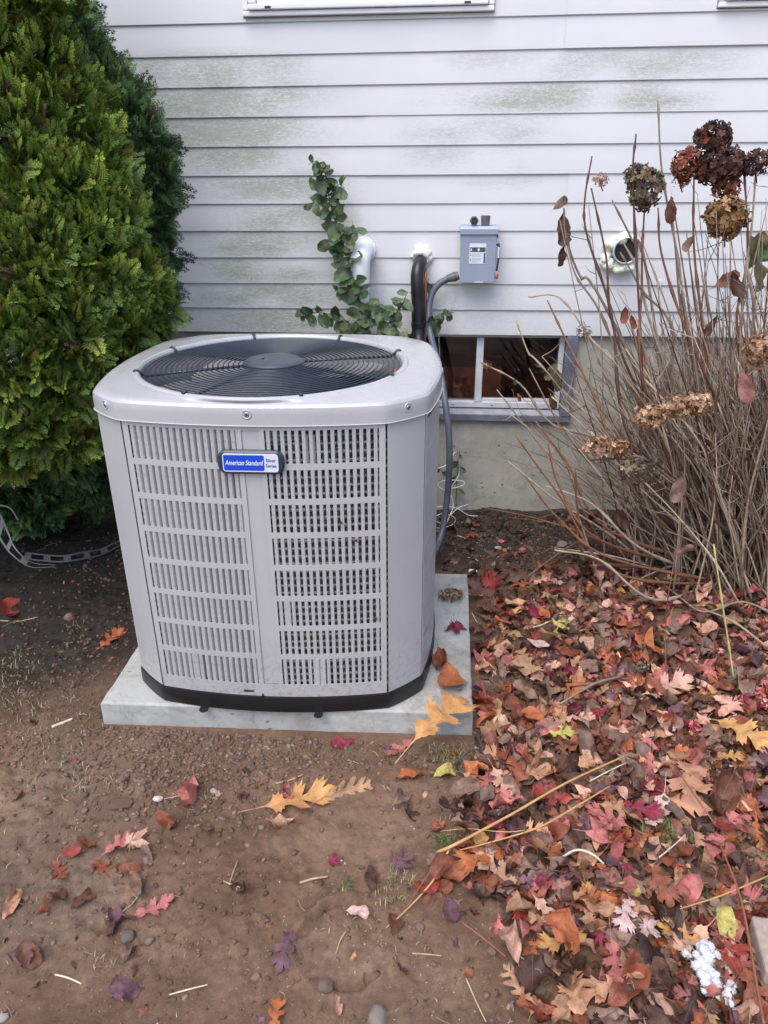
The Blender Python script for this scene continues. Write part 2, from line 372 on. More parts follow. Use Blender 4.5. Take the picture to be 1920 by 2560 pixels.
def bulk(name, V, Fa, C, mat, parent=None, smooth=False, uv=None):
    """V (N,3), Fa (M,k) one face size, C (N,3): big joined mesh"""
    me = bpy.data.meshes.new(name); k = Fa.shape[1]
    me.vertices.add(len(V)); me.vertices.foreach_set('co', V.astype(np.float32).ravel())
    me.loops.add(Fa.size); me.loops.foreach_set('vertex_index', Fa.astype(np.int32).ravel())
    me.polygons.add(len(Fa)); me.polygons.foreach_set('loop_start', np.arange(0, Fa.size, k, dtype=np.int32))
    if smooth: me.polygons.foreach_set('use_smooth', np.ones(len(Fa), bool))
    me.update(calc_edges=True)
    if C is not None:
        ca = me.color_attributes.new('Col', 'FLOAT_COLOR', 'POINT'); C4 = np.ones((len(V), 4), np.float32); C4[:, :3] = C
        ca.data.foreach_set('color', C4.ravel())
    if uv is not None:
        l = me.uv_layers.new(name='UVMap'); l.data.foreach_set('uv', uv[Fa.ravel()].astype(np.float32).ravel())
    me.materials.append(mat); return link(name, me, parent)
def rot_np(yaw, pitch, roll):
    """arrays -> (N,3,3): Rz(yaw) Ry(pitch) Rx(roll)"""
    cz, sz, cy, sy, cx, sx = np.cos(yaw), np.sin(yaw), np.cos(pitch), np.sin(pitch), np.cos(roll), np.sin(roll)
    R = np.empty((len(yaw), 3, 3))
    R[:, 0, 0] = cz*cy; R[:, 0, 1] = cz*sy*sx-sz*cx; R[:, 0, 2] = cz*sy*cx+sz*sx
    R[:, 1, 0] = sz*cy; R[:, 1, 1] = sz*sy*sx+cz*cx; R[:, 1, 2] = sz*sy*cx-cz*sx
    R[:, 2, 0] = -sy; R[:, 2, 1] = cy*sx; R[:, 2, 2] = cy*cx
    return R
def scatter(bases, which, R, scale, loc, cols):
    """bases: list of (V, F) with equal face size; returns joined arrays"""
    Vs, Fs, Cs, off, Us = [], [], [], 0, []
    for b, base in enumerate(bases):
        V, Fc = base[0], base[1]
        idx = np.where(which == b)[0]
        if not len(idx): continue
        sc = scale[idx]; sc = sc[:, None] if sc.ndim == 1 else sc
        P = V[None, :, :]*sc[:, None, :]
        P = np.einsum('nij,nkj->nki', R[idx], P)+loc[idx][:, None, :]
        Vs.append(P.reshape(-1, 3)); n = len(V)
        Fs.append((Fc[None]+(np.arange(len(idx))*n+off)[:, None, None]).reshape(-1, Fc.shape[1])); off += n*len(idx)
        cc = np.repeat(cols[idx][:, None, :], n, 1)
        if len(base) > 2 and base[2] is not None: cc = cc*base[2][None, :, None]
        Cs.append(cc.reshape(-1, 3))
        if len(base) > 3: Us.append(np.tile(base[3], (len(idx), 1)))
    return np.concatenate(Vs), np.concatenate(Fs), np.concatenate(Cs), (np.concatenate(Us) if Us else None)
def txt(s, size, shear=0.0, depth=.0003, bold=0.0, align='CENTER'):
    cu = bpy.data.curves.new('txt', 'FONT'); cu.body = s; cu.size = size; cu.shear = shear; cu.extrude = depth; cu.offset = bold
    cu.align_x = align; cu.align_y = 'CENTER'; cu.resolution_u = 3
    o = bpy.data.objects.new('txt', cu); COL.objects.link(o); bpy.context.view_layer.update()
    me = bpy.data.meshes.new_from_object(o.evaluated_get(bpy.context.evaluated_depsgraph_get()))
    bpy.data.objects.remove(o); bpy.data.curves.remove(cu); return me

# ================================================================== SETTING
def make_ground():
    def axis(lo, hi, step, far):
        a = list(np.arange(lo, hi, step)); d = step*2; x = a[-1]
        while x < far: x += d; d *= 1.45; a.append(x)
        d = step*2; x = a[0]; pre = []
        while x > -far: x -= d; d *= 1.45; pre.append(x)
        return np.array(pre[::-1]+a)
    X = axis(-1.75, 1.45, .0066, 90); Y = axis(-3.05, 0.0, .0066, 90)
    xx, yy = np.meshgrid(X, Y, indexing='xy'); z = ground_h(xx, yy)
    V = np.stack([xx, yy, z], -1).reshape(-1, 3)
    nx, ny = len(X), len(Y); i = np.arange(ny-1)[:, None]*nx+np.arange(nx-1)[None]
    Fa = np.stack([i, i+1, i+1+nx, i+nx], -1).reshape(-1, 4)
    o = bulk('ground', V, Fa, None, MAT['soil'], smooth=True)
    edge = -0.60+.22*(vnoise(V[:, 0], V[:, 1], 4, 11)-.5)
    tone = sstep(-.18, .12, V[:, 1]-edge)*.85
    tone = np.maximum(tone, .96*sstep(-1.68, -1.22, V[:, 1]+.3*(vnoise(V[:, 0], V[:, 1], 3, 13)-.5))*sstep(-.75, -1.0, V[:, 0]))  # shade under the evergreens, painted into the soil colour
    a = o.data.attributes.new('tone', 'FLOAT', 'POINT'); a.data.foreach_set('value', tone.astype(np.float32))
    o['kind'] = 'structure'; return o
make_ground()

# ---- house
SID = .1016; ZB = 0.7665                      # exposure of a course, bottom of the lowest course
house = thing('house', 'white clapboard-sided house with algae stains above a grey concrete foundation', 'house')
BWX0, BWX1, BWZ0 = -0.29, 0.532, .393         # basement window opening (outer)
WIN = [(W(612, 45)[0], W(1235, 28)[0], W(900, 38)[2]), (W(1790, 20)[0], W(1790, 20)[0]+.83, W(1790, 22)[2])]
BLOBS = [(-.95, 1.74, .36, .05, 1.0), (-.90, 1.64, .40, .055, 1.0), (-.95, 1.54, .42, .055, 1.0), (-.82, 1.44, .30, .05, .9), (-.75, 1.34, .34, .05, .9),
         (-.66, 1.23, .30, .05, .8), (-.78, 1.13, .30, .055, .85), (-.75, 1.02, .34, .05, .8), (-.72, .92, .36, .05, .9), (-.85, .82, .40, .05, .95),
         (.15, 1.74, .20, .04, .5), (.65, 1.73, .35, .045, .7), (.30, 1.63, .40, .045, .75), (.68, 1.62, .22, .04, .75), (.10, 1.53, .3, .04, .65), (.0, 1.44, .24, .035, .45),
         (-.45, 1.02, .2, .05, .55), (-.35, .92, .16, .04, .45), (.5, 1.14, .10, .05, .35), (.0, 1.15, .12, .04, .3), (.15, 1.35, .25, .03, .35)]
def stain_at(x, z):
    s = np.zeros_like(x)
    for bx, bz, sx, sz, a in BLOBS: s = np.maximum(s, a*np.exp(-((x-bx)/sx)**2-((z-bz)/sz)**2*.7))
    s = s*(.45+1.15*vnoise(x, z*3, 7, 21))
    s = np.maximum(s, .55*vnoise(x, z, 2.0, 22)*sstep(.35, .8, vnoise(x, z*2, 1.1, 23)))
    # thin vertical drip at two places
    s = np.maximum(s, .8*np.exp(-((x-.24)/.008)**2)*(z < 1.42)*(z > 1.22)*.8)
    return np.clip(s, 0, 1)
def board(x0, x1, k, proud=0.0, ztop_cut=None):
    zb = ZB+k*SID; zt = zb+SID
    prof = [(-.001, zb+.0005), (-.0095, zb), (-.0118, zb+.0022), (-.0117, zb+.005), (-.0104, zb+.035), (-.0076, zb+.075), (-.0052, zt+.004)]
    if ztop_cut is not None: prof = [p for p in prof if p[1] < ztop_cut]+[(-.006, ztop_cut)]
    lo, hi = max(x0, -1.9), min(x1, 1.7)
    xs = [x0]+(list(np.arange(lo+.02, hi, .03)) if hi > lo else [])+[x1]; xs = sorted(set(round(float(x), 4) for x in xs))
    V = []; 
    for x in xs:
        wob = .0030*(float(vnoise(x, zb*3, 1.3, 31))-.5)
        for (y, z) in prof: V.append((x, y-proud, z+wob))
    n = len(prof); Fc = [(i*n+j, i*n+j+1, (i+1)*n+j+1, (i+1)*n+j) for i in range(len(xs)-1) for j in range(n-1)]
    # end caps so a lap shows its thickness
    mb = MB(); mb.add(V, Fc)
    m2 = [(x1, y-proud, z) for (y, z) in prof]+[(x1, 0, prof[-1][1])]
    o = mb.build('siding_board', MAT['siding'], house, auto=math.radians(35))
    co = np.array([v.co[:] for v in o.data.vertices]); s = stain_at(co[:, 0], co[:, 2])
    a = o.data.attributes.new('stain', 'FLOAT', 'POINT'); a.data.foreach_set('value', s.astype(np.float32))
    return o
seam = {11: W(1416, 30)[0], 10: W(1412, 90)[0], 7: W(912.6, 330)[0], 6: W(914, 400)[0], 5: W(1416.5, 470)[0], 4: W(1416, 540)[0], 2: W(1092, 760)[0], 1: W(1092, 790)[0],
        13: -1.2, 15: .8, 17: -.3, 19: 1.3, 0: None}
for k in range(0, 22):
    zb = ZB+k*SID; zt = zb+SID
    segs = []
    xs = [-4.2]+([seam[k]] if seam.get(k) else [])+[4.2]
    for i in range(len(xs)-1): segs.append((xs[i], xs[i+1], .0022*i))
    for (x0, x1, pr) in segs:
        # cut round the windows above
        parts = [(x0, x1, None)]
        for (wx0, wx1, wz) in WIN:
            new = []
            for (p, q, c) in parts:
                a, b = wx0-.002, wx1+.002
                if zt <= wz+.001 or q <= a or p >= b: new.append((p, q, c)); continue
                if p < a: new.append((p, a, c))
                if q > b: new.append((b, q, c))
                if zb < wz-.01: new.append((max(p, a), min(q, b), wz-.002))
            parts = new
        for (p, q, c) in parts:
            if zb > 1.85 and any(p >= w0-.003 and q <= w1+.003 for w0, w1, _ in WIN) and c is None and zb < 2.95 and zb > 1.9: continue
            board(p, q, k, pr, c)
# wall sheathing behind the boards, with the window openings left free
mb = MB(); xs = [-4.2, WIN[0][0]+.03, WIN[0][1]-.03, WIN[1][0]+.03, WIN[1][1]-.03, 4.2]
for i in range(5):
    if i % 2 == 0: mb.box(xs[i], xs[i+1], .001, .12, ZB-.0, 3.0)
    else: mb.box(xs[i]+.0, xs[i+1], .001, .12, ZB-.0, WIN[0][2]+.03)
mb.build('wall', simple('sheathing', (.3, .3, .3), .8), house)
# foundation round the basement window
FY = 0.012
mb = MB()
mb.box(-4.2, BWX0, FY, .26, -.35, ZB-.001); mb.box(BWX1, 4.2, FY, .26, -.35, ZB-.001); mb.box(BWX0, BWX1, FY, .26, -.35, BWZ0)
fo = mb.build('foundation', MAT['foundation'], house)
mb = MB(); xj = W(1143, 1200, FY)[0]; mb.box(xj-.002, xj+.002, FY-.0025, FY+.002, -.03, BWZ0-.004)
mb.build('form_ridge', MAT['foundation'], house)
# upper windows
def upper_window(x0, x1, z0):
    w = MB(); H = .95
    w.box(x0, x1, -.030, .02, z0, z0+.016)                           # lower J-channel lip
    w.box(x0, x0+.020, -.028, .02, z0+.018, z0+H); w.box(x1-.020, x1, -.028, .02, z0+.018, z0+H)
    fr = w.build('window_frame', MAT['white'], house, bevel=.003)
    m = MB(); m.box(x0+.022, x1-.022, -.040, .03, z0+.0175, z0+.036); m.box(x0+.022, x0+.05, -.034, .04, z0+.038, z0+H); m.box(x1-.05, x1-.022, -.034, .04, z0+.038, z0+H)
    m.build('sill', MAT['white'], fr, bevel=.004)
    m = MB(); m.box(x0+.052, x1-.052, -.022, .03, z0+.038, z0+.085); m.box(x0+.052, x0+.085, -.022, .03, z0+.087, z0+H); m.box(x1-.085, x1-.052, -.022, .03, z0+.087, z0+H)
    m.build('sash', MAT['white'], fr, bevel=.003)
    m = MB(); m.box(x0+.087, x1-.087, -.004, .002, z0+.087, z0+H); m.build('pane', MAT['glass'], fr)
    for xx in (x0+.085, x1-.105):
        m = MB(); m.box(xx, xx+.022, -.0415, -.036, z0+.021, z0+.028); m.build('weep_hole', MAT['ink'], fr)
    m = MB(); m.box(x0+.03, x1-.03, .12, .16, z0+.02, z0+H); m.build('blind', simple('blind', (.5, .5, .5), .8), fr)
for a in WIN: upper_window(*a)
# basement window
y0 = -.012
bw = MB(); bw.box(BWX0, BWX1, y0, .10, BWZ0, BWZ0+.028); bw.box(BWX1-.045, BWX1, y0-.002, .10, BWZ0+.0285, ZB-.002); bw.box(BWX0, BWX0+.045, y0-.002, .10, BWZ0+.0285, ZB-.002)
bwo = bw.build('basement_window', MAT['steel'], house, bevel=.002)
m = MB(); m.add([(BWX0+.046, y0+.006, BWZ0+.0285), (BWX1-.046, y0+.006, BWZ0+.0285), (BWX1-.046, .035, BWZ0+.05), (BWX0+.046, .035, BWZ0+.05), (BWX0+.046, .035, BWZ0+.0285), (BWX1-.046, .035, BWZ0+.0285)],
      [(0, 1, 2, 3), (3, 2, 5, 4), (0, 4, 5, 1), (0, 3, 4), (1, 5, 2)]); m.build('sill', MAT['sill'], bwo)
fz = BWZ0+.051; m = MB(); wx0, wx1 = BWX0+.047, BWX1-.047
m.box(wx0, wx1, .020, .075, fz, fz+.026); m.box(wx1-.022, wx1, .022, .075, fz+.0265, ZB-.004); m.box(wx0, wx0+.022, .022, .075, fz+.0265, ZB-.004); m.box(wx0+.023, wx1-.023, .022, .075, ZB-.016, ZB-.004)
MAT['dull'] = simple('dull_white_vinyl', (.56, .57, .60), .4, 0, .12, 18); m.build('frame', MAT['dull'], bwo, bevel=.0025)
xm = W(1198, 920, .03)[0]; m = MB(); m.box(xm-.015, xm+.015, .018, .06, fz+.0265, ZB-.017); m.build('mullion', MAT['dull'], bwo, bevel=.002)
m = MB(); m.box(xm+.016, wx1-.023, .030, .055, fz+.0265, fz+.040); m.build('sash_rail', MAT['dull'], bwo, bevel=.002)
m = MB(); m.box(wx0+.0225, xm-.016, .048, .052, fz+.0265, ZB-.017); m.build('pane', MAT['glass'], bwo)
m = MB(); m.box(xm+.016, wx1-.0225, .038, .042, fz+.0405, ZB-.017); m.build('pane', MAT['glass'], bwo)
for xx in (.02, .19, .38):
    m = MB(); m.box(xx, xx+.010, .0185, .0205, fz+.010, fz+.0125); m.build('weep_hole', MAT['ink'], bwo)
# room behind the window
m = MB(); m.box(-2.2, 2.2, 3.2, 3.3, -1.3, ZB+.2); m.box(-2.3, -2.2, .26, 3.3, -1.3, ZB+.2); m.box(2.2, 2.3, .26, 3.3, -1.3, ZB+.2); m.box(-2.3, 2.3, .26, 3.3, -1.4, -1.3); m.box(-2.3, 2.3, .13, 3.3, ZB+.2, ZB+.3); m.box(-2.3, 2.3, .13, .26, ZB+.0, ZB+.2)
m.build('basement_room', MAT['room'], house)
m = MB(); m.box(-.06, .26, .45, .7, .10, .52); m.box(.42, .8, .9, 1.2, .05, .36)
m.build('reflection_box', MAT['reflection_red'], house)  # added boxes imitating the red-brown ground reflection in the glass
m = MB(); m.tube([(-1.5, 1.2, .62), (2.0, 1.3, .60)], .012, 8); m.build('indoor_pipe', MAT['copper'], house)

# ================================================================== CONCRETE PAD
padFL, padFR, padBR = G(250, 1757, .065), G(1182, 1784, .065), G(1168.4, 1434.4, .065)
padBL = padFL+(padBR-padFR)*1.0
padc = (padFL+padBR)/2
pad = MB(); 
def inset(q, d): 
    c = np.mean(q, 0); return [p+(c-p)/np.linalg.norm((c-p)[:2])*d for p in q]
q = [np.array([p[0], p[1], .065]) for p in (padFL, padFR, padBR, padBL)]
V = []; N = 60
ed = []
for i in range(4):
    a, b = q[i], q[(i+1) % 4]
    for j in range(N): ed.append(a+(b-a)*j/N)
ed = np.array(ed); cen = ed.mean(0)
def ringp(d, z, jit):
    o = ed+(cen-ed)/np.linalg.norm((cen-ed)[:, :2], axis=1)[:, None]*d; o = o.copy(); o[:, 2] = z
    o[:, 0] += (vnoise(ed[:, 0], ed[:, 1], 30, 3)-.5)*jit; o[:, 1] += (vnoise(ed[:, 0], ed[:, 1], 30, 4)-.5)*jit; return o
rings = [ringp(-.002, -.05, .004), ringp(0, .045, .003), ringp(0, .060, .003), ringp(.0035, .0638, .003), ringp(.008, .065, .002), ringp(.3, .0655, 0)]
V = np.vstack(rings); n = len(ed)
Fc = [(r*n+k, r*n+(k+1) % n, (r+1)*n+(k+1) % n, (r+1)*n+k) for r in range(len(rings)-1) for k in range(n)]+[tuple((len(rings)-1)*n+k for k in range(n))]
pad.add(V-np.array([padc[0], padc[1], 0]), Fc)
po = pad.build('concrete_pad', MAT['pad'], smooth=False); po.location = (padc[0], padc[1], 0)
tag(po, 'pale concrete equipment pad under the grey condenser unit', 'pad')

# ================================================================== AIR CONDITIONER
ACX, ACY, ACR, YS = -.4535, -1.200, math.radians(1.6), .905
ac = thing('air_conditioner', 'grey outdoor air conditioner condenser with louvred sides and round fan grille on top', 'air conditioner', (ACX, ACY, .066), rotz=ACR); ac.scale = (1, YS, 1)
A_, B_, C_ = .308, .397, .432
def side_pt(u, off=0.0):     # u in -1..1 across the front panel, local coordinates
    x = u*A_; y = -(B_+(C_-B_)*(1-u*u)); return x, y
def side_dir(u): 
    t = np.array([1.0, (C_-B_)*2*u/A_]); t /= np.linalg.norm(t); return t        # tangent
def outline(off=0.0, nside=24, ncor=6):
    P = []
    for s in range(4):
        a = s*math.pi/2; pts = []
        for i in range(nside+1):
            u = -1+2*i/nside; x, y = side_pt(u); t = side_dir(u); nrm = np.array([t[1], -t[0]]); pts.append((x+nrm[0]*off, y+nrm[1]*off))
        for i in range(1, ncor):
            f = i/ncor; x = A_+(B_-A_)*f; y = -(B_+(A_-B_)*f); bul = .004*4*f*(1-f)
            pts.append((x+(off+bul)*.7071, y-(off+bul)*.7071))
        for (x, y) in pts: P.append((x*math.cos(a)-y*math.sin(a), x*math.sin(a)+y*math.cos(a)))
    return np.array(P)
def loft(mb, rings):
    n = len(rings[0]); V = np.vstack(rings)
    mb.add(V, [(r*n+k, r*n+(k+1) % n, (r+1)*n+(k+1) % n, (r+1)*n+k) for r in range(len(rings)-1) for k in range(n)])
def zr(o, z): return np.column_stack([o, np.full(len(o), z)])
# heights relative to the base of the unit (z = .066)
ZP0, ZP1, ZC = .052, .812, .857
mb = MB(); loft(mb, [zr(outline(-.03), .001), zr(outline(.001), .0), zr(outline(.004), .006), zr(outline(.004), .040), zr(outline(.003), ZP0-.002), zr(outline(-.004), ZP0-.001), zr(outline(-.05), ZP0-.001)])
mb.build('base_pan', MAT['base'], ac, auto=math.radians(30))
for u in (-.62, .40):
    x, y = side_pt(u); m = MB(); m.lathe([(.0, .0005), (.011, .0005), (.0125, .002), (.0115, .0045), (0, .0045)], 20, (x, y-.018, 0)); m.box(x-.011, x+.011, y-.018, y+.006, .001, .004); m.box(x-.011, x+.011, y-.0055, y+.006, .001, .020)
    m.build('hold_down_tab', MAT['base'], ac)
# corner posts
def post_mesh():
    mb = MB(); pts = []
    x0, y0_ = side_pt(.998); 
    prof = [(A_+.0015, -B_+.03), (A_+.0015, -B_+.0005)]
    for i in range(0, 9):
        f = i/8; x = A_+.002+(B_-A_-.004)*f; y = -(B_-.002+(A_-B_+.004)*f); bul = .0035*4*f*(1-f)
        prof.append((x+bul*.7, y-bul*.7))
    prof.append((B_-.03, -A_+.001))
    V = [(x, y, z) for z in (ZP0, ZP0+.01, ZP1-.001) for (x, y) in prof]; n = len(prof)
    V2 = [(x, y, z) for (x, y, z) in V]
    for j, v in enumerate(V2):
        if v[2] == ZP0: pass
    mb.add(V2, [(r*n+k, r*n+k+1, (r+1)*n+k+1, (r+1)*n+k) for r in range(2) for k in range(n-1)]); return mb
p0 = post_mesh().build('corner_post', MAT['enamel'], ac, auto=math.radians(30))
for s in range(1, 4):
    c = p0.copy(); COL.objects.link(c); c.rotation_euler = (0, 0, s*math.pi/2); c.parent = ac
# louvred panels
NL, ROWS = 16, 8
uA, uB = -.945, .945; RIB = .105           # half width of the centre rib in u
slot_w = .5
z_lo, z_hi = ZP0+.040, ZP1-.014; row_h = (z_hi-z_lo)/ROWS; rail = .0155
def strip(mb, u0, u1, z0, z1, n=8, th=.0016, off=0.0):
    V = []
    for i in range(n+1):
        u = u0+(u1-u0)*i/n; x, y = side_pt(u); t = side_dir(u); nr = np.array([t[1], -t[0]])
        for (d, z) in ((off, z0), (off, z1), (off-th, z1), (off-th, z0)): V.append((x+nr[0]*d, y+nr[1]*d, z))
    Fc = [(i*4+j, i*4+(j+1) % 4, (i+1)*4+(j+1) % 4, (i+1)*4+j) for i in range(n) for j in range(4)]+[(0, 1, 2, 3), (n*4+3, n*4+2, n*4+1, n*4)]
    mb.add(V, Fc)
def panel_frame():
    mb = MB(); strip(mb, -.992, uA, ZP0, ZP1-.001, 2); strip(mb, uB, .992, ZP0, ZP1-.001, 2)
    # recessed centre rib with stepped edges
    strip(mb, -RIB, -RIB*.62, z_lo, z_hi, 2); strip(mb, RIB*.62, RIB, z_lo, z_hi, 2); strip(mb, -RIB*.62, RIB*.62, z_lo, z_hi, 3, off=-.0035)
    strip(mb, uA, uB, ZP0, z_lo, 24); strip(mb, uA, uB, z_hi, ZP1-.001, 24)
    for r in range(1, ROWS):
        z = z_lo+r*row_h
        strip(mb, uA, -RIB, z-rail/2, z+rail/2, 12); strip(mb, RIB, uB, z-rail/2, z+rail/2, 12)
    return mb
fp = panel_frame().build('front_panel', MAT['enamel'], ac, auto=math.radians(30))
pitch_u = (uB-RIB)/NL; lw = pitch_u*A_
def louver_mb(h, sgn, bw=.54, depth=.016, lean=.10):
    """one upright bar with its inward-bent blade; local x along panel, y outward negative, z 0..h"""
    mb = MB(); w = lw*bw; V = []
    prof = [(-w/2, 0), (w/2, 0), (w/2+.0010, .0012), (w/2+.0012+depth*.25*lean*sgn, .005), (w/2+depth*lean*sgn, depth), (w/2-.0012+depth*lean*sgn, depth), (w/2-.0010, .0024), (-w/2, .0016)]
    n = len(prof); V = [(x, y, z) for z in (0, h) for (x, y) in prof]
    mb.add(V, [(k, (k+1) % n, n+(k+1) % n, n+k) for k in range(n)]+[tuple(range(n))[::-1], tuple(n+k for k in range(n))]); return mb
hh = row_h-rail
L = {1: louver_mb(hh, 1, .50, .0145, .50), -1: louver_mb(hh, -1, .50, .013, .14)}
lm = {}
for s in L:
    V = np.concatenate(L[s].v); me = bpy.data.meshes.new('louver'); me.from_pydata(V.tolist(), [], L[s].f); me.materials.append(MAT['enamel']); me.update(); lm[s] = me
def louver_spots():
    for half in (-1, 1):
        for r in range(ROWS):
            z = z_lo+r*row_h+(rail/2 if r else 0)
            for k in range(NL):
                u = (uA if half < 0 else RIB)+pitch_u*(k+.5)-(0 if half < 0 else 0)
                yield half, r, k, u, z
for half, r, k, u, z in louver_spots():
    x, y = side_pt(u); t = side_dir(u)
    o = link('louver', lm[1 if half < 0 else -1], fp)
    ang = math.atan2(t[1], t[0])
    extra = 0.0
    if (half, r, k) in ((-1, 0, 5), (-1, 0, 6)): extra = .25          # the dented ones at the bottom
    if (half, r, k) in ((1, 0, 5), (1, 0, 6)): extra = -.30
    sc = 1.0+(.75 if (half, r, k) in ((-1, 0, 5), (1, 0, 5), (1, 0, 6), (1, 2, 1)) else 0)
    o.location = (x, y+.0005, z); o.rotation_euler = (0, 0, ang+extra+random.uniform(-.03, .03)); o.scale = (sc, 1, (hh+(rail/2 if r in (0, ROWS-1) else 0))/hh if r in (0, ROWS-1) else 1)
# the three other sides: same panel, louvers joined (seen edge-on at most)
jm = MB()
for half, r, k, u, z in louver_spots():
    x, y = side_pt(u); t = side_dir(u); a = math.atan2(t[1], t[0]); s = 1 if half < 0 else -1
    V = np.concatenate(L[s].v); Vr = np.column_stack([x+V[:, 0]*math.cos(a)-V[:, 1]*math.sin(a), y+V[:, 0]*math.sin(a)+V[:, 1]*math.cos(a), z+V[:, 2]])
    jm.add(Vr, L[s].f)
side0 = panel_frame().build('side_panel', MAT['enamel'], ac, auto=math.radians(30)); side0.rotation_euler = (0, 0, math.pi/2)
sl0 = jm.build('louvers', MAT['enamel'], side0); sl0['kind'] = 'stuff'
for s in (2, 3):
    c = side0.copy(); COL.objects.link(c); c.parent = ac; c.rotation_euler = (0, 0, s*math.pi/2)
    d = sl0.copy(); COL.objects.link(d); d.parent = c
# slot and drain mark at the bottom of the front
x, y = side_pt(-.20); m = MB(); m.box(x-.014, x+.014, y-.0010, y+.002, ZP0+.012, ZP0+.018); m.build('drain_slot', MAT['ink'], fp)
x, y = side_pt(-.08); m = MB(); m.add([(x-.004, y-.001, ZP0+.001), (x+.004, y-.001, ZP0+.001), (x, y-.001, ZP0+.012), (x, y+.001, ZP0+.004)], [(0, 1, 2), (0, 2, 3), (1, 3, 2), (0, 3, 1)]); m.build('drain_notch', MAT['ink'], fp)
# coil: stacked spiny tubes
mb = MB(); o_ = outline(-.030, 16, 3)
nz = 36
for i in range(nz):
    z = ZP0+.012+i*.021
    c8 = 6; V = []
    for k in range(c8):
        a = 2*math.pi*k/c8; V.append(zr(outline(-.030+.006*math.cos(a), 16, 3), z+.0045*math.sin(a)))
    n = len(V[0]); VV = np.vstack(V); mb.add(VV, [(r*n+k, r*n+(k+1) % n, ((r+1) % c8)*n+(k+1) % n, ((r+1) % c8)*n+k) for r in range(c8) for k in range(n)])
co = mb.build('coil', MAT['coil'], ac, smooth=True); co['kind'] = 'stuff'
mb = MB(); loft(mb, [zr(outline(-.031, 16, 3), ZP0), zr(outline(-.031, 16, 3), ZP1)]); mb.build('coil_fins', MAT['fin'], ac, smooth=True)
# spines: short metal hairs standing out of the front coil
sp = MB(); rr = random.Random(3)
for i in range(nz*95):
    u = rr.uniform(-.95, .95); zz = ZP0+.012+(i % nz)*.021+rr.uniform(.003, .018); x, y = side_pt(u); a = rr.uniform(-.5, .5); l = rr.uniform(.004, .012)
    y += .030-rr.uniform(0, .008); sp.add([(x, y, zz), (x+l*.6, y-.003, zz+l*math.sin(a)), (x+l*.6, y-.003, zz+l*math.sin(a)+.0012), (x, y, zz+.0015)], [(0, 1, 2, 3)])
so = sp.build('coil_spines', MAT['coil'], ac); so['kind'] = 'stuff'
# white paper tags hanging on the coil
for (u, w, h0) in ((.335, .011, 0), (.40, .010, .0), (.455, .008, 0)):
    x, y = side_pt(u); m = MB(); m.box(x-w/2, x+w/2, y+.0175, y+.0183, ZP1-.118, ZP1-.030); m.build('paper_tag', MAT['white'], ac)
# top cover
NT = 288
def polar(off, n=NT):
    o = outline(off, 40, 10); th = np.unwrap(np.arctan2(o[:, 1], o[:, 0])); r = np.hypot(o[:, 0], o[:, 1])
    i = np.argsort(th); th, r = th[i], r[i]; T = np.linspace(0, 2*math.pi, n, endpoint=False)+th[0]
    th2 = np.concatenate([th, th[:1]+2*math.pi]); r2 = np.concatenate([r, r[:1]]); return T, np.interp(T, th2, r2)
T_, RO = polar(.006)
def smooth_r(r, k): 
    w = np.ones(2*k+1)/(2*k+1); rp = np.concatenate([r[-k:], r, r[:k]]); return np.convolve(rp, w, 'valid')
RC = .343; FX, FY_ = -.010, -.033
lv = [(-.003, ZP1-.002, 0, 1), (.0, ZP1-.001, 0, 1), (.0, ZP1+.022, 0, 1), (.0, ZC-.016, 0, 1), (.002, ZC-.006, 0, 1), (.007, ZC, 0, 2), (.016, ZC+.004, 0, 3)]
rings = []
for ins, z, b, k in lv:
    r = smooth_r(RO, k)-ins; rings.append(np.column_stack([r*np.cos(T_), r*np.sin(T_), np.full(NT, z)]))
T2_ = np.unwrap(np.arctan2(np.sin(T_)*YS, np.cos(T_)))
for b, z in ((.25, .0045), (.5, .0065), (.75, .0085), (.92, .010)):
    r = (smooth_r(RO, 4)-.016)*(1-b); rc = (RC+.018)*b; rings.append(np.column_stack([r*np.cos(T_)+(rc*np.cos(T2_)+FX*b), r*np.sin(T_)+rc*np.sin(T2_)/YS+FY_*b, np.full(NT, ZC+z)]))
for r, z in ((RC+.016, .0105), (RC+.012, .0135), (RC+.006, .0145), (RC+.001, .0125), (RC-.002, .007), (RC-.003, -.03), (RC-.004, -.085), (RC+.01, -.09)):
    rings.append(np.column_stack([r*np.cos(T2_)+FX, r*np.sin(T2_)/YS+FY_, np.full(NT, ZC+z)]))
mb = MB(); loft(mb, rings); top = mb.build('top_cover', MAT['top'], ac, auto=math.radians(24))
# screws in dimples on the skirt
def skirt_pt(th): 
    r = np.interp((th-T_[0]) % (2*math.pi), T_-T_[0], RO); return r*math.cos(th), r*math.sin(th)
for th in (math.atan2(-C_, -.002), math.atan2(-.362, .355), math.atan2(-.372, -.35), 0.0, math.pi, math.pi/2):
    x, y = skirt_pt(th); nx, ny = math.cos(th), math.sin(th)
    A = Matrix.Translation((x, y, ZP1+.025))@Vector((nx, ny, 0)).to_track_quat('Z', 'Y').to_matrix().to_4x4()
    m = MB(); m.lathe([(.0115, -.001), (.0115, .0012), (.0098, .0018), (.0085, .0008), (.0080, -.0005)], 24); m.build('screw_dimple', MAT['enamel'], top, xf=A, smooth=True)
    m = MB(); m.lathe([(0, .0026), (.002, .0026), (.0035, .0030), (.0055, .0022), (.0058, -.0004), (.0076, -.0006)], 16); m.build('screw', MAT['screw'], top, xf=A, smooth=True)
    m = MB(); m.box(-.0035, .0035, -.0008, .0008, .0020, .0033); m.box(-.0008, .0008, -.0035, .0035, .0020, .0034); m.build('screw_slot', MAT['ink'], top, xf=A)
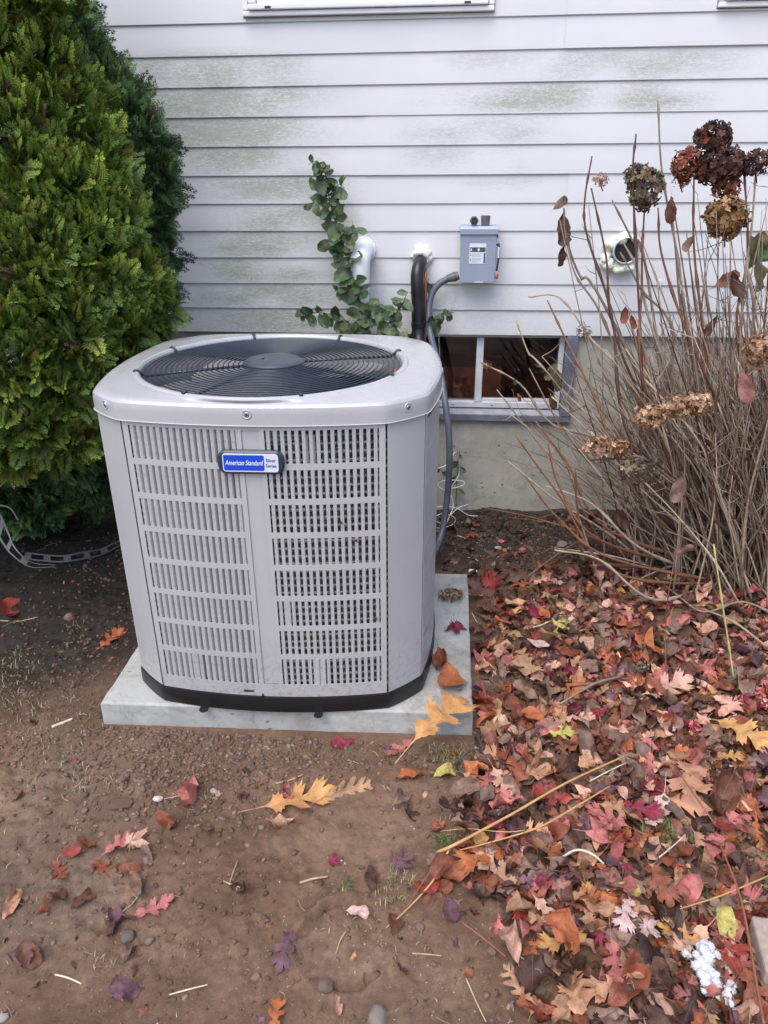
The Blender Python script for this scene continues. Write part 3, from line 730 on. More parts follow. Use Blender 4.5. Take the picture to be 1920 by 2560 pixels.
# fan guard
guard = MB(); guard.lathe([(0, .004), (.055, .004), (.072, .002), (.077, -.003), (.077, -.013), (.072, -.016), (0, -.016)], 56)
GZ = ZC+.016
gcap = guard.build('motor_cap', MAT['cap'], ac, auto=math.radians(40)); gcap.location = (FX, FY_, GZ); gcap.scale = (1, 1/YS, 1)
gg = MB(); gg.lathe([(.074, -.004), (.082, -.004), (.082, -.008), (.074, -.008)], 48, close=True); grille = gg.build('fan_grille', MAT['wire'], ac); grille.location = (FX, FY_, GZ); grille.scale = (1, 1/YS, 1)
NR = 19
for i in range(NR):
    r = .092+(.332-.092)*i/(NR-1); m = MB(); zz = -.006-.006*(i/(NR-1))**2
    a_ = [(r+.0020*math.cos(t), zz+.0020*math.sin(t)) for t in np.linspace(0, 2*math.pi, 6, endpoint=False)]
    m.lathe(a_, 112, close=True); m.build('grille_ring', MAT['wire'], grille, smooth=True)
for i in range(8):
    a = math.radians(21+45*i)
    m = MB(); P = [(math.cos(a)*r, math.sin(a)*r, z) for r, z in ((.070, -.0095), (.2, -.0115), (.330, -.0155))]; m.tube(P, .0040, 6)
    m.tube([(math.cos(a)*.332, math.sin(a)*.332, -.0145), (math.cos(a)*.345, math.sin(a)*.345, -.001), (math.cos(a)*.353, math.sin(a)*.353, .000)], .0042, 6)
    m.build('grille_spoke', MAT['wire'], grille, smooth=True)
    m = MB(); m.box(-.006, .006, -.0045, .0045, 0, .005); s_ = m.build('grille_clip', MAT['wire'], grille, bevel=.001, xf=Matrix.Translation((math.cos(a)*.351, math.sin(a)*.351, -.003))@Matrix.Rotation(a, 4, 'Z'))
# fan, motor and dark inside
m = MB(); m.lathe([(0, -.05), (.058, -.05), (.066, -.06), (.066, -.17), (0, -.17)], 32); mo = m.build('motor', MAT['inside'], ac, smooth=True); mo.location = (FX, FY_, ZC+.02); mo.scale = (1, 1/YS, 1)
fan = MB(); fan.lathe([(0, -.056), (.085, -.056), (.09, -.062), (.09, -.074), (0, -.074)], 32); fo_ = fan.build('fan_hub', MAT['blade'], ac); fo_.location = (FX, FY_, ZC+.012); fo_.scale = (1, 1/YS, 1)
for i in range(4):
    V = []; nr_, nt_ = 10, 8
    for a in range(nr_+1):
        r = .08+.238*a/nr_; wdt = .55+.55*math.sin(math.pi*min(1, .25+a/nr_*.65))
        for b in range(nt_+1):
            t = (b/nt_-.5)*wdt*(.95)+i*math.pi/2+.50+.25*a/nr_
            V.append((r*math.cos(t), r*math.sin(t), -.055-.042*(b/nt_-.3)+.012*math.sin(math.pi*b/nt_)))
    Fc = [(a*(nt_+1)+b, a*(nt_+1)+b+1, (a+1)*(nt_+1)+b+1, (a+1)*(nt_+1)+b) for a in range(nr_) for b in range(nt_)]
    m = MB(); m.add(V, Fc); Vb = np.array(V)-np.array([0, 0, .0015]); m.add(Vb, [f[::-1] for f in Fc]); m.build('fan_blade', MAT['blade'], fo_, smooth=True)
m = MB(); loft(m, [zr(outline(-.045, 16, 3), ZP1-.02), zr(outline(-.045, 16, 3), ZP0+.002)]); m.build('inner_lining', MAT['inside'], ac)
m = MB(); m.lathe([(0, ZP0+.001), (.36, ZP0+.001)], 32); m.build('pan_floor', MAT['inside'], ac)
m = MB(); m.lathe([(0, ZP0+.30), (.05, ZP0+.29), (.08, ZP0+.26), (.085, ZP0), ], 28, (.12, .1, 0)); m.build('compressor', MAT['inside'], ac, smooth=True)
m = MB(); m.box(-.038, .038, -.001, .001, -.035, .035); lb = m.build('inner_label', simple('blue_white_label', (.42, .50, .78), .4, 0, .2, 60), ac); lb.location = (.092, -.315, ZC-.075); lb.rotation_euler = (-.9, 0, 0)
m = MB(); m.box(-.0035, .0035, -.055, .055, 0, .002); lb = m.build('inner_strip', simple('pale_strip', (.62, .64, .48), .4), ac); lb.location = (-.03, -.262, ZC-.028); lb.rotation_euler = (0, 0, -.62)
# badge
bx, by = side_pt(-.03); BZ = z_lo+row_h*7-.000
badge = MB()
def rrect(w, h, r, n=6, bow=0.0):
    P = []
    for cx, cy, a0 in ((w/2-r, h/2-r, 0), (-w/2+r, h/2-r, 90), (-w/2+r, -h/2+r, 180), (w/2-r, -h/2+r, 270)):
        for i in range(n+1):
            a = math.radians(a0+90*i/n); P.append((cx+r*math.cos(a), cy+r*math.sin(a)))
    return P
def plate(w, h, r, d0, d1, cx=0, cz=0, bev=.0012, bow=.0):
    P = rrect(w, h, r); m = MB(); Pi = rrect(w-2*bev, h-2*bev, max(r-bev, .0005)); n = len(P)
    V = [(x+cx, -d0, z+cz) for x, z in P]+[(x+cx, -(d1-bev), z+cz) for x, z in P]+[(x+cx, -d1, z+cz) for x, z in Pi]
    m.add(V, [(r_*n+k, r_*n+(k+1) % n, (r_+1)*n+(k+1) % n, (r_+1)*n+k) for r_ in range(2) for k in range(n)]+[tuple(2*n+k for k in range(n)), tuple(range(n))]); return m
bo = plate(.148, .050, .019, 0, .011, bev=.004).build('badge', MAT['badge'], ac, auto=math.radians(40))
bo.location = (bx+.008, by-.001, BZ+.014); bo.scale = (1.04, 1, 1.14)
plate(.124, .039, .007, .009, .0117, bev=.0005).build('badge_field', MAT['badgewhite'], bo)
plate(.0905, .0335, .004, .009, .0121, cx=-.0145, bev=.0003).build('badge_field', MAT['blue'], bo)
for s_, sz, sh, b_, x_, z_, mt in (('American Standard', .0128, .28, .00012, -.0145, 0, 'badgewhite'), ('Silver', .0098, 0, .0001, .0455, .006, 'inkblue'), ('Series', .0098, 0, .0001, .0455, -.0055, 'inkblue')):
    me = txt(s_, sz, sh, .0002, b_); me.materials.clear(); me.materials.append(MAT[mt] if mt != 'badgewhite' else MAT['white'])
    wid = max(v.co.x for v in me.vertices)-min(v.co.x for v in me.vertices); target = {'American Standard': .085, 'Silver': .0225, 'Series': .0235}[s_]
    o = link('badge_text', me, bo); o.location = (x_, -.0125, z_); o.rotation_euler = (math.pi/2, 0, 0); o.scale = (target/wid, 1.0 if s_ != 'American Standard' else 1.15, 1)

# ================================================================== THINGS ON THE WALL
def Wv(px, py, y): return W(px, py, y)
# white elbow vent
c = W(908, 625, -.03); P = [(c[0], .01, c[2]), (c[0], -.06, c[2]), (c[0]-.004, -.105, c[2]-.018), (c[0]-.008, -.120, c[2]-.055), (c[0]-.009, -.122, c[2]-.14)]
vt = thing('vent_pipe', 'white plastic elbow pipe bending down from the siding behind the leafy sapling', 'pipe', (c[0], 0, c[2]))
m = MB(); m.tube(P, [.043]*5, 28, smooth=6); at_origin(m.build('elbow', MAT['pvc'], None, auto=math.radians(40)), vt)
m = MB(); m.tube([(c[0]-.009, -.122, c[2]-.125), (c[0]-.009, -.122, c[2]-.19)], [.0385, .0385], 28, cap=False); m.tube([(c[0]-.009, -.122, c[2]-.19), (c[0]-.009, -.122, c[2]-.125)], [.034, .034], 28, cap=False); at_origin(m.build('outlet', MAT['pvc'], None, auto=math.radians(40)), vt)
m = MB(); m.tube([(c[0], -.012, c[2]), (c[0], -.030, c[2])], .051, 28); at_origin(m.build('collar', MAT['pvc'], None, bevel=.003), vt)
def foam(cx, cz, r, seed, y=-.03, n=26, inner=.6, sz=(.009, .017), arc=(0, 360)):
    rn = random.Random(seed); bm = bmesh.new()
    for i in range(n):
        a = math.radians(rn.uniform(*arc)); d = r*rn.uniform(inner, 1.0); s = rn.uniform(*sz)
        bmesh.ops.create_icosphere(bm, subdivisions=2, radius=s, matrix=Matrix.Translation((cx+d*math.cos(a), y+rn.uniform(-.010, .012), cz+d*math.sin(a)))@Matrix.Diagonal((rn.uniform(.8, 1.4), rn.uniform(.8, 1.2), rn.uniform(.7, 1.2), 1)))
    me = bpy.data.meshes.new('foam'); bm.to_mesh(me); bm.free(); me.materials.append(MAT['foam'])
    o = bpy.data.objects.new('foam', me); COL.objects.link(o)
    md = o.modifiers.new('r', 'REMESH'); md.mode = 'VOXEL'; md.voxel_size = .0028; bpy.context.view_layer.update()
    me2 = bpy.data.meshes.new_from_object(o.evaluated_get(bpy.context.evaluated_depsgraph_get())); bpy.data.objects.remove(o)
    for p in me2.polygons: p.use_smooth = True
    return me2
c = W(1050, 655, -.03)
ln = thing('refrigerant_line', 'black insulated refrigerant pipe curving out of white foam in the siding', 'pipe', (c[0], 0, c[2]))
P = [(c[0]+.004, .01, c[2]+.005), (c[0]+.002, -.05, c[2]), W(1043, 690, -.10), W(1045, 760, -.105), W(1046, 830, -.11), W(1047, 900, -.16), (W(1047, 900, -.16)[0]-.02, -.30, .30), (-.15, -.60, .16), (-.20, -.74, .15)]
m = MB(); m.tube(P, [.025, .026, .026, .0265, .0275, .026, .025, .025, .025], 20, smooth=7)
at_origin(m.build('insulated_pipe', MAT['insul'], None, smooth=True), ln)
for (py, dr) in ((812, .0012), (836, .001)):
    a = W(1046, py, -.11); m = MB(); m.tube([a+np.array([0, 0, .010]), a-np.array([0, 0, .010])], .0282+dr, 20); at_origin(m.build('tape_wrap', MAT['insul'], None, bevel=.001), ln)
me = foam(W(1055, 640)[0], W(1055, 640)[2], .036, 5, -.025, 34, .45, (.009, .016), (-60, 190)); fo1 = link('foam_collar', me); at_origin(fo1, ln)
cp = MB(); P = [W(1062, 665, -.02), W(1064, 690, -.075), W(1063, 760, -.085), W(1062, 850, -.09), W(1063, 930, -.2), (-.19, -.55, .2), (-.25, -.74, .13)]
cp.tube(P, .0058, 10, smooth=6); o = cp.build('copper_line', MAT['copper'], None, smooth=True); tag(o, 'thin bare copper pipe running down beside the black insulated pipe', 'pipe')
# disconnect box
b0 = W(1152, 700, -.10); b1 = W(1240, 570, -.10)
bxc = (b0[0]+b1[0])/2+.002; BWd = .142; zb = W(1190, 708, -.095)[2]; zt = W(1190, 566, -.095)[2]; Hh = zt-zb
db = thing('disconnect_box', 'blue-grey electrical disconnect box with a white label on the siding', 'electrical box', (bxc, -.014, zb))
m = MB(); m.box(-BWd/2+.003, BWd/2-.003, -.070, 0, 0, Hh-.004); m.build('enclosure', MAT['boxgrey'], db, bevel=.003)
m = MB(); m.box(-BWd/2, BWd/2-.004, -.0775, -.0705, .0, Hh-.030); m.build('door', MAT['boxgrey'], db, bevel=.002)
m = MB(); V = [(-BWd/2-.003, -.084, Hh-.029), (BWd/2+.001, -.084, Hh-.029), (BWd/2+.001, -.084, Hh-.010), (-BWd/2-.003, -.084, Hh-.010), (-BWd/2-.003, -.076, Hh), (BWd/2+.001, -.076, Hh), (BWd/2+.001, 0, Hh+.001), (-BWd/2-.003, 0, Hh+.001), (-BWd/2-.003, 0, Hh-.045), (BWd/2+.001, 0, Hh-.045), (-BWd/2-.003, -.070, Hh-.045), (BWd/2+.001, -.070, Hh-.045)]
m.add(V, [(0, 1, 2, 3), (3, 2, 5, 4), (4, 5, 6, 7), (0, 3, 4, 7, 8, 10), (1, 11, 9, 6, 5, 2)]); m.build('rain_hood', MAT['boxgrey'], db, auto=math.radians(30))
lz0, lz1 = Hh-.062-.075, Hh-.062
m = MB(); m.box(-.036, .028, -.0785, -.0776, lz0, lz1); lab = m.build('label', MAT['paper'], db, bevel=.0003)
m = MB(); m.box(-.034, .026, -.0790, -.0786, lz1-.031, lz1-.014); m.box(.020, .026, -.0790, -.0786, lz0+.002, lz1-.034); m.build('label_band', simple('dark_label_print', (.06, .07, .07), .4, 0, .7, 130), lab)
m = MB(); m.box(-.032, -.026, -.0794, -.0791, lz1-.027, lz1-.019); m.box(-.004, .003, -.0794, -.0791, lz1-.028, lz1-.018); m.build('label_mark', MAT['paper'], lab)
m = MB()
for i in range(8):
    if i in (3,): continue
    z = lz1-.038-i*.0043; m.box(-.026, -.026+.040*(1, .85, .92, 0, 1, .8, .95, .6)[i], -.0789, -.0786, z-.0009, z)
for z in (lz1-.042, lz1-.061): m.box(-.0325, -.029, -.0789, -.0786, z-.004, z+.004)
m.build('label_print', simple('grey_print', (.25, .27, .33), .5), lab)
for s_, z_, x_ in (('ON', Hh-.046, .050), ('OFF', .062, .046)):
    me = txt(s_, .0125, 0, .0006); me.materials.clear(); me.materials.append(simple('embossed_enamel', (.36, .40, .50), .4)); o = link('embossed_text', me, db); o.location = (x_, -.0780, z_); o.rotation_euler = (math.pi/2, 0, 0)
m = MB(); m.tube([(BWd/2+.002, -.045, Hh-.070), (BWd/2+.006, -.075, Hh-.068), (BWd/2+.007, -.078, Hh-.11), (BWd/2+.002, -.080, Hh-.165)], [.004, .004, .004, .0035], 8, smooth=3); hd = m.build('handle', MAT['ink'], db, smooth=True)
m = MB(); m.box(BWd/2+.0035, BWd/2+.0085, -.084, -.079, Hh-.115, Hh-.075); m.build('handle_sleeve', MAT['white'], hd, bevel=.001)
m = MB(); m.lathe([(0, -.016), (.005, -.014), (.0068, 0), (.005, .013), (0, .016)], 14, (BWd/2+.003, -.082, Hh-.178)); m.build('handle_knob', MAT['orange'], hd, smooth=True)
m = MB(); m.box(-.012, .022, -.0788, -.0776, .002, .0055); m.build('torn_sticker', MAT['paper'], db)
m = MB(); m.lathe([(.0, 0), (.0155, 0), (.0185, .034), (.0185, .036), (.015, .036), (.014, .01)], 24, (.022, -.050, Hh+.001)); m.build('conduit_hub', MAT['fitting'], db, auto=math.radians(40))
m = MB(); m.tube([(-.022, -.03, Hh+.019), (-.022, -.074, Hh+.019)], .0175, 6); m.build('connector_nut', MAT['fitting'], db, bevel=.0015)
m = MB(); m.lathe([(.0105, -.074), (.0105, -.082), (.0075, -.082), (.0070, -.066), (0, -.066)], 20, (-.022, 0, Hh+.021), 'Y'); m.build('connector_throat', MAT['inside'], db, auto=math.radians(40))
# conduit
cd = thing('flexible_conduit', 'grey ribbed conduit looping from the electrical box down past the window to the unit', 'conduit', (W(1130, 692, -.06)[0], 0, W(1130, 692, -.06)[2]))
a = W(1147, 689, -.055); bb = W(1118, 697, -.055)
m = MB(); d_ = (bb-a); m.tube([a, a+d_*.25, a+d_*.3, a+d_*1.0], [.0165, .0165, .0195, .0150], 16); at_origin(m.build('conduit_fitting', MAT['fitting'], None, auto=math.radians(40)), cd)
CP = [(1120, 697, -.055), (1098, 710, -.06), (1080, 735, -.07), (1072, 775, -.09), (1075, 830, -.13), (1087, 880, -.2), (1102, 940, -.28), (1112, 1000, -.34), (1121, 1070, -.38), (1124, 1140, -.40), (1121, 1210, -.40), (1115, 1270, -.41), (1107, 1320, -.44), (1095, 1362, -.50), (1076, 1395, -.62), (1055, 1400, -.75)]
P, Rr = resample(np.array([W(*p) for p in CP]), np.full(len(CP), .0128), 14)
# ribs
dist = np.concatenate([[0], np.cumsum(np.linalg.norm(np.diff(P, axis=0), axis=1))]); sN = np.arange(0, dist[-1], .0035)
P2 = np.column_stack([np.interp(sN, dist, P[:, i]) for i in range(3)]); R2 = .0128+.0007*(np.arange(len(sN)) % 3 == 0)
m = MB(); m.tube(P2, R2, 14); at_origin(m.build('conduit_tube', MAT['conduit'], None, smooth=True), cd)
# open pipe on the right with foam
c = W(1566, 627, -.058)
op = thing('open_pipe', 'open white pipe end with dark bore sealed by foam in the siding', 'pipe', (c[0], 0, c[2]))
m = MB(); m.lathe([(.045, .01), (.045, -.036), (.0505, -.037), (.0515, -.058), (.047, -.061), (.0445, -.058), (.0440, -.045), (.041, .2)], 40, (c[0], 0, c[2]), 'Y'); at_origin(m.build('pipe_end', simple('grey_white_pipe', (.48, .50, .54), .35), None, auto=math.radians(35)), op)
m = MB(); m.lathe([(0, -.050), (.0445, -.050)], 32, (c[0], 0, c[2]), 'Y'); at_origin(m.build('bore', MAT['inside'], None), op)  # dark disc stands in for the shade inside the pipe
me = foam(c[0]-.012, c[2]-.012, .066, 8, -.032, 46, .72, (.012, .021), (70, 320)); o = link('foam_collar', me); at_origin(o, op)
# small clear clip on the siding
c = W(1649, 703, -.014); m = MB(); m.box(c[0]-.008, c[0]+.008, -.021, -.0145, c[2]-.022, c[2]+.006); o = m.build('cable_clip', MAT['paper'], None, bevel=.003); tag(o, 'small pale plastic clip on the siding right of the open pipe', 'clip')
# white string and control cable
m = MB(); m.tube([W(1147, 712, -.04), W(1135, 745, -.03), W(1118, 790, -.03), W(1098, 830, -.05), W(1100, 900, -.05)], .0012, 6, smooth=5); tag(m.build('thin_string', MAT['wirewhite'], None, smooth=True), 'thin white string hanging from the corner of the electrical box', 'string')
m = MB(); CW = [(1076, 1175, -.3), (1115, 1163, -.3), (1140, 1130, -.2), (1149, 1176, -.14), (1140, 1200, -.14), (1128, 1220, -.14), (1158, 1213, -.14), (1157, 1203, -.14), (1120, 1200, -.16), (1098, 1206, -.16), (1097, 1217, -.16), (1113, 1226, -.16), (1128, 1240, -.16), (1133, 1265, -.16), (1124, 1290, -.2), (1112, 1310, -.25), (1086, 1300, -.3), (1090, 1290, -.3), (1112, 1284, -.25), (1138, 1296, -.2), (1130, 1312, -.2), (1100, 1320, -.25), (1085, 1318, -.3)]
m.tube([W(*p) for p in CW], .0019, 6, smooth=6)
o = m.build('control_cable', MAT['wirewhite'], None, smooth=True); tag(o, 'tangled thin white control cable behind the grey conduit near the ground', 'cable')
m = MB(); m.tube([W(1078, 1272, -.25), W(1105, 1266, -.2), W(1140, 1270, -.16), W(1172, 1288, -.14), W(1195, 1290, -.14)], .0019, 6, smooth=6); m.tube([W(1124, 1290, -.2), W(1145, 1270, -.18), W(1170, 1261, -.15)], .0017, 6, smooth=6)
tag(m.build('control_cable', MAT['wirewhite'], None, smooth=True), 'loose white cable end lying against the foundation foot', 'cable')

# ================================================================== LEAF MESHES
def leaf_arrays(kind, seed, curl=1.0):
    rn = random.Random(seed*31+len(kind)); side = []
    if kind == 'oak':
        side = [(-.36, 90, .006), (-.1, 90, .006), (.0, 90, .012), (.06, 85, .045)]
        for c_, a_, pk in ((.17, 82, .18), (.40, 62, .34), (.64, 48, .34), (.83, 36, .19)):
            pk *= rn.uniform(.8, 1.15); sn = rn.uniform(.06, .10)
            for t, l in ((-1, 0), (-.6, .30), (-.42, .90), (-.2, .66), (.08, 1.0), (.3, .62), (.52, .84), (.74, .32), (1, 0)):
                side.append((c_+.070*t, a_-20*t, sn+(pk-sn)*l))
        side += [(.93, 26, .09), (.95, 16, .04)]
    elif kind == 'roundoak':
        side = [(-.2, 90, .006), (.0, 90, .015), (.06, 85, .05)]
        for c_, a_, pk in ((.18, 75, .15), (.36, 62, .24), (.54, 55, .29), (.72, 46, .25), (.87, 36, .15)):
            for t, l in ((-1, .25), (-.5, .85), (0, 1.0), (.5, .85), (1, .25)): side.append((c_+.05*t, a_-12*t, pk*l))
    elif kind in ('ovate', 'crumple'):
        side = [(-.3, 90, .005), (-.05, 90, .006)]
        for i in range(13):
            u = .02+.95*i/12; side.append((u*.93, 62-25*u, .012+.36*math.sin(math.pi*min(1, u**.85))**.75*(1+.06*(i % 2))))
    elif kind == 'green':
        side = [(-.22, 90, .006), (-.02, 90, .008)]
        for i in range(9):
            u = .01+.96*i/8; side.append((u*.93, 62-28*u, .012+.36*math.sin(math.pi*min(1, u**.66))**.9*(1+.05*(i % 2))))
    elif kind in ('maple', 'redmaple'):
        lob = ((138, .38), (92, .66), (46, .90), (0, 1.0)) if kind == 'maple' else ((125, .42), (62, .82), (0, 1.0))
        sin_ = .30 if kind == 'maple' else .42
        side = [(-.4, 90, .006), (-.04, 90, .007)]
        for i, (a_, pk) in enumerate(lob):
            wd = 17 if kind == 'maple' else 24
            seq = ((1, sin_), (.55, pk*.62), (.35, pk*.78), (.2, pk*.80), (0, pk), (-.2, pk*.80), (-.35, pk*.78), (-.55, pk*.62), (-1, sin_))
            for t, l in seq:
                if a_ == 0 and t <= 0: break
                side.append((.02, a_+wd*t*1.25, l*.62))
    n = len(side); V = []; UV = []
    for j, (u, a, l) in enumerate(side):
        V.append((u, 0, 0)); UV.append((u, .5))
    tip = (1.0, 0) if kind not in ('maple', 'redmaple') else (.64, 0)
    V.append((*tip, 0)); UV.append((1.0, .5)); Fc = []
    for sgn in (1, -1):
        asy = rn.uniform(.9, 1.08); st = len(V)
        for (u, a, l) in side:
            a2 = math.radians(a+rn.uniform(-3, 3)); l2 = l*asy*rn.uniform(.93, 1.06)
            for fr in (.5, 1.0):
                x = u+math.cos(a2)*l2*fr; y = math.sin(a2)*l2*fr*sgn; V.append((x, y, 0)); UV.append((x, .5+y))
        for j in range(n-1):
            m0, m1 = j, j+1; i0, o0, i1, o1 = st+2*j, st+2*j+1, st+2*j+2, st+2*j+3
            q1 = (m0, m1, i1, i0); q2 = (i0, i1, o1, o0)
            for q in (q1, q2): Fc.append(q if sgn < 0 else q[::-1])
        last = (n-1, n, st+2*(n-1)+1, st+2*(n-1)); Fc.append(last if sgn < 0 else last[::-1])
    V = np.array(V, float); UV = np.array(UV, float)
    # curling: roll across, bend along, ripple
    kx = rn.uniform(-1.1, 1.3)*curl; ky = rn.uniform(.3, 1.5)*curl*(1 if rn.random() < .7 else -1)
    if kind == 'crumple': ky *= 1.8; kx *= 1.6
    x, y = V[:, 0]-.4, V[:, 1]
    amp = (.035 if kind != 'crumple' else .085)*curl
    rip = amp*(np.sin(x*9+rn.uniform(0, 6)+y*7)+np.sin(y*17+rn.uniform(0, 6)-x*5)*.7)*np.clip(np.abs(y)*5, .2, 1.5)
    rip += amp*1.2*(vnoise(x+seed, y, 5, seed)-.5)*2
    th = y*ky*1.6; yy = np.where(abs(ky) > .05, np.sin(th)/(ky*1.6+1e-9), y); zz = (1-np.cos(th))/(ky*1.6+1e-9)
    th2 = x*kx; xx = np.where(abs(kx) > .05, np.sin(th2)/(kx+1e-9), x); zz2 = (1-np.cos(th2))/(kx+1e-9)
    nx = xx-zz*np.sin(th2)*.6; P = np.column_stack([nx, yy, zz+zz2+rip])
    P[:, 2] -= np.percentile(P[:, 2], 25)
    P[:, 0] += .05
    return P, np.array(Fc), None, UV
def leaf_mesh(arr, name, mat):
    P, Fc, _, UV = arr; me = bpy.data.meshes.new(name); me.from_pydata(P.tolist(), [], [tuple(int(i) for i in f) for f in Fc])
    me.polygons.foreach_set('use_smooth', [True]*len(Fc)); l = me.uv_layers.new(name='UVMap'); l.data.foreach_set('uv', UV[Fc.ravel()].ravel()); me.materials.append(mat); me.update(); return me
PAL0 = None
KINDS = ('oak', 'roundoak', 'ovate', 'crumple', 'maple', 'redmaple')
LA = {k: [leaf_arrays(k, s, 1.55) for s in range(7)] for k in KINDS}
LM = {k: [leaf_mesh(a, 'fallen_leaf', MAT['leaf']) for a in LA[k]] for k in KINDS}
FLAT = {k: [leaf_mesh(leaf_arrays(k, 50+s, .75), 'fallen_leaf', MAT['leaf']) for s in range(3)] for k in KINDS}
PAL = {'orange': (198, 104, 52), 'gold': (222, 160, 84), 'tan': (205, 150, 108), 'peach': (226, 168, 140), 'pink': (205, 110, 104), 'red': (172, 56, 48), 'crimson': (160, 34, 68),
       'mauve': (118, 76, 92), 'brown': (122, 72, 52), 'dark brown': (80, 48, 38), 'grey-brown': (140, 108, 92), 'rust': (158, 78, 50), 'yellow': (208, 190, 88), 'pale pink': (228, 190, 180)}
for k_, v_ in list(PAL.items()):
    g_ = .35*v_[0]+.5*v_[1]+.15*v_[2]; s_ = .80; PAL[k_] = tuple(g_+(c-g_)*s_ for c in v_)
def colr(name, jit=.12, rn=random):
    c = lin(*PAL[name]); k = .92*rn.uniform(1-jit, 1+jit); return tuple(min(1, max(.004, x*k*rn.uniform(.95, 1.05))) for x in c[:3])
def put_leaf(kind, px, py, plen, deg, col, label, group=None, flat=False, z=.0, tilt=(0, 0), idx=None, onz=None, name='fallen_leaf', cat='leaf'):
    """plen = blade length in photo pixels, deg = direction of the tip on the ground as seen in the photo (0 right, 90 up)"""
    P = GG(px, py) if onz is None else G(px, py, onz)
    d = np.array([math.cos(math.radians(deg)), -math.sin(math.radians(deg))])*plen/2
    a = G(px-d[0], py-d[1], P[2]); b = G(px+d[0], py+d[1], P[2]); v = b-a; Lg = min(.24, np.linalg.norm(v)); yaw = math.atan2(v[1], v[0])
    lst = FLAT[kind] if flat else LM[kind]; me = lst[(idx if idx is not None else random.randrange(99)) % len(lst)]
    o = link(name, me); o.location = tuple(P+np.array([0, 0, z+.003])-np.array([math.cos(yaw), math.sin(yaw), 0])*Lg*.1)
    o.rotation_euler = (tilt[0], tilt[1], yaw); o.scale = (Lg, Lg, Lg); o.color = (*colr(col, .03), 1)
    return tag(o, label, cat, group)
H = .032
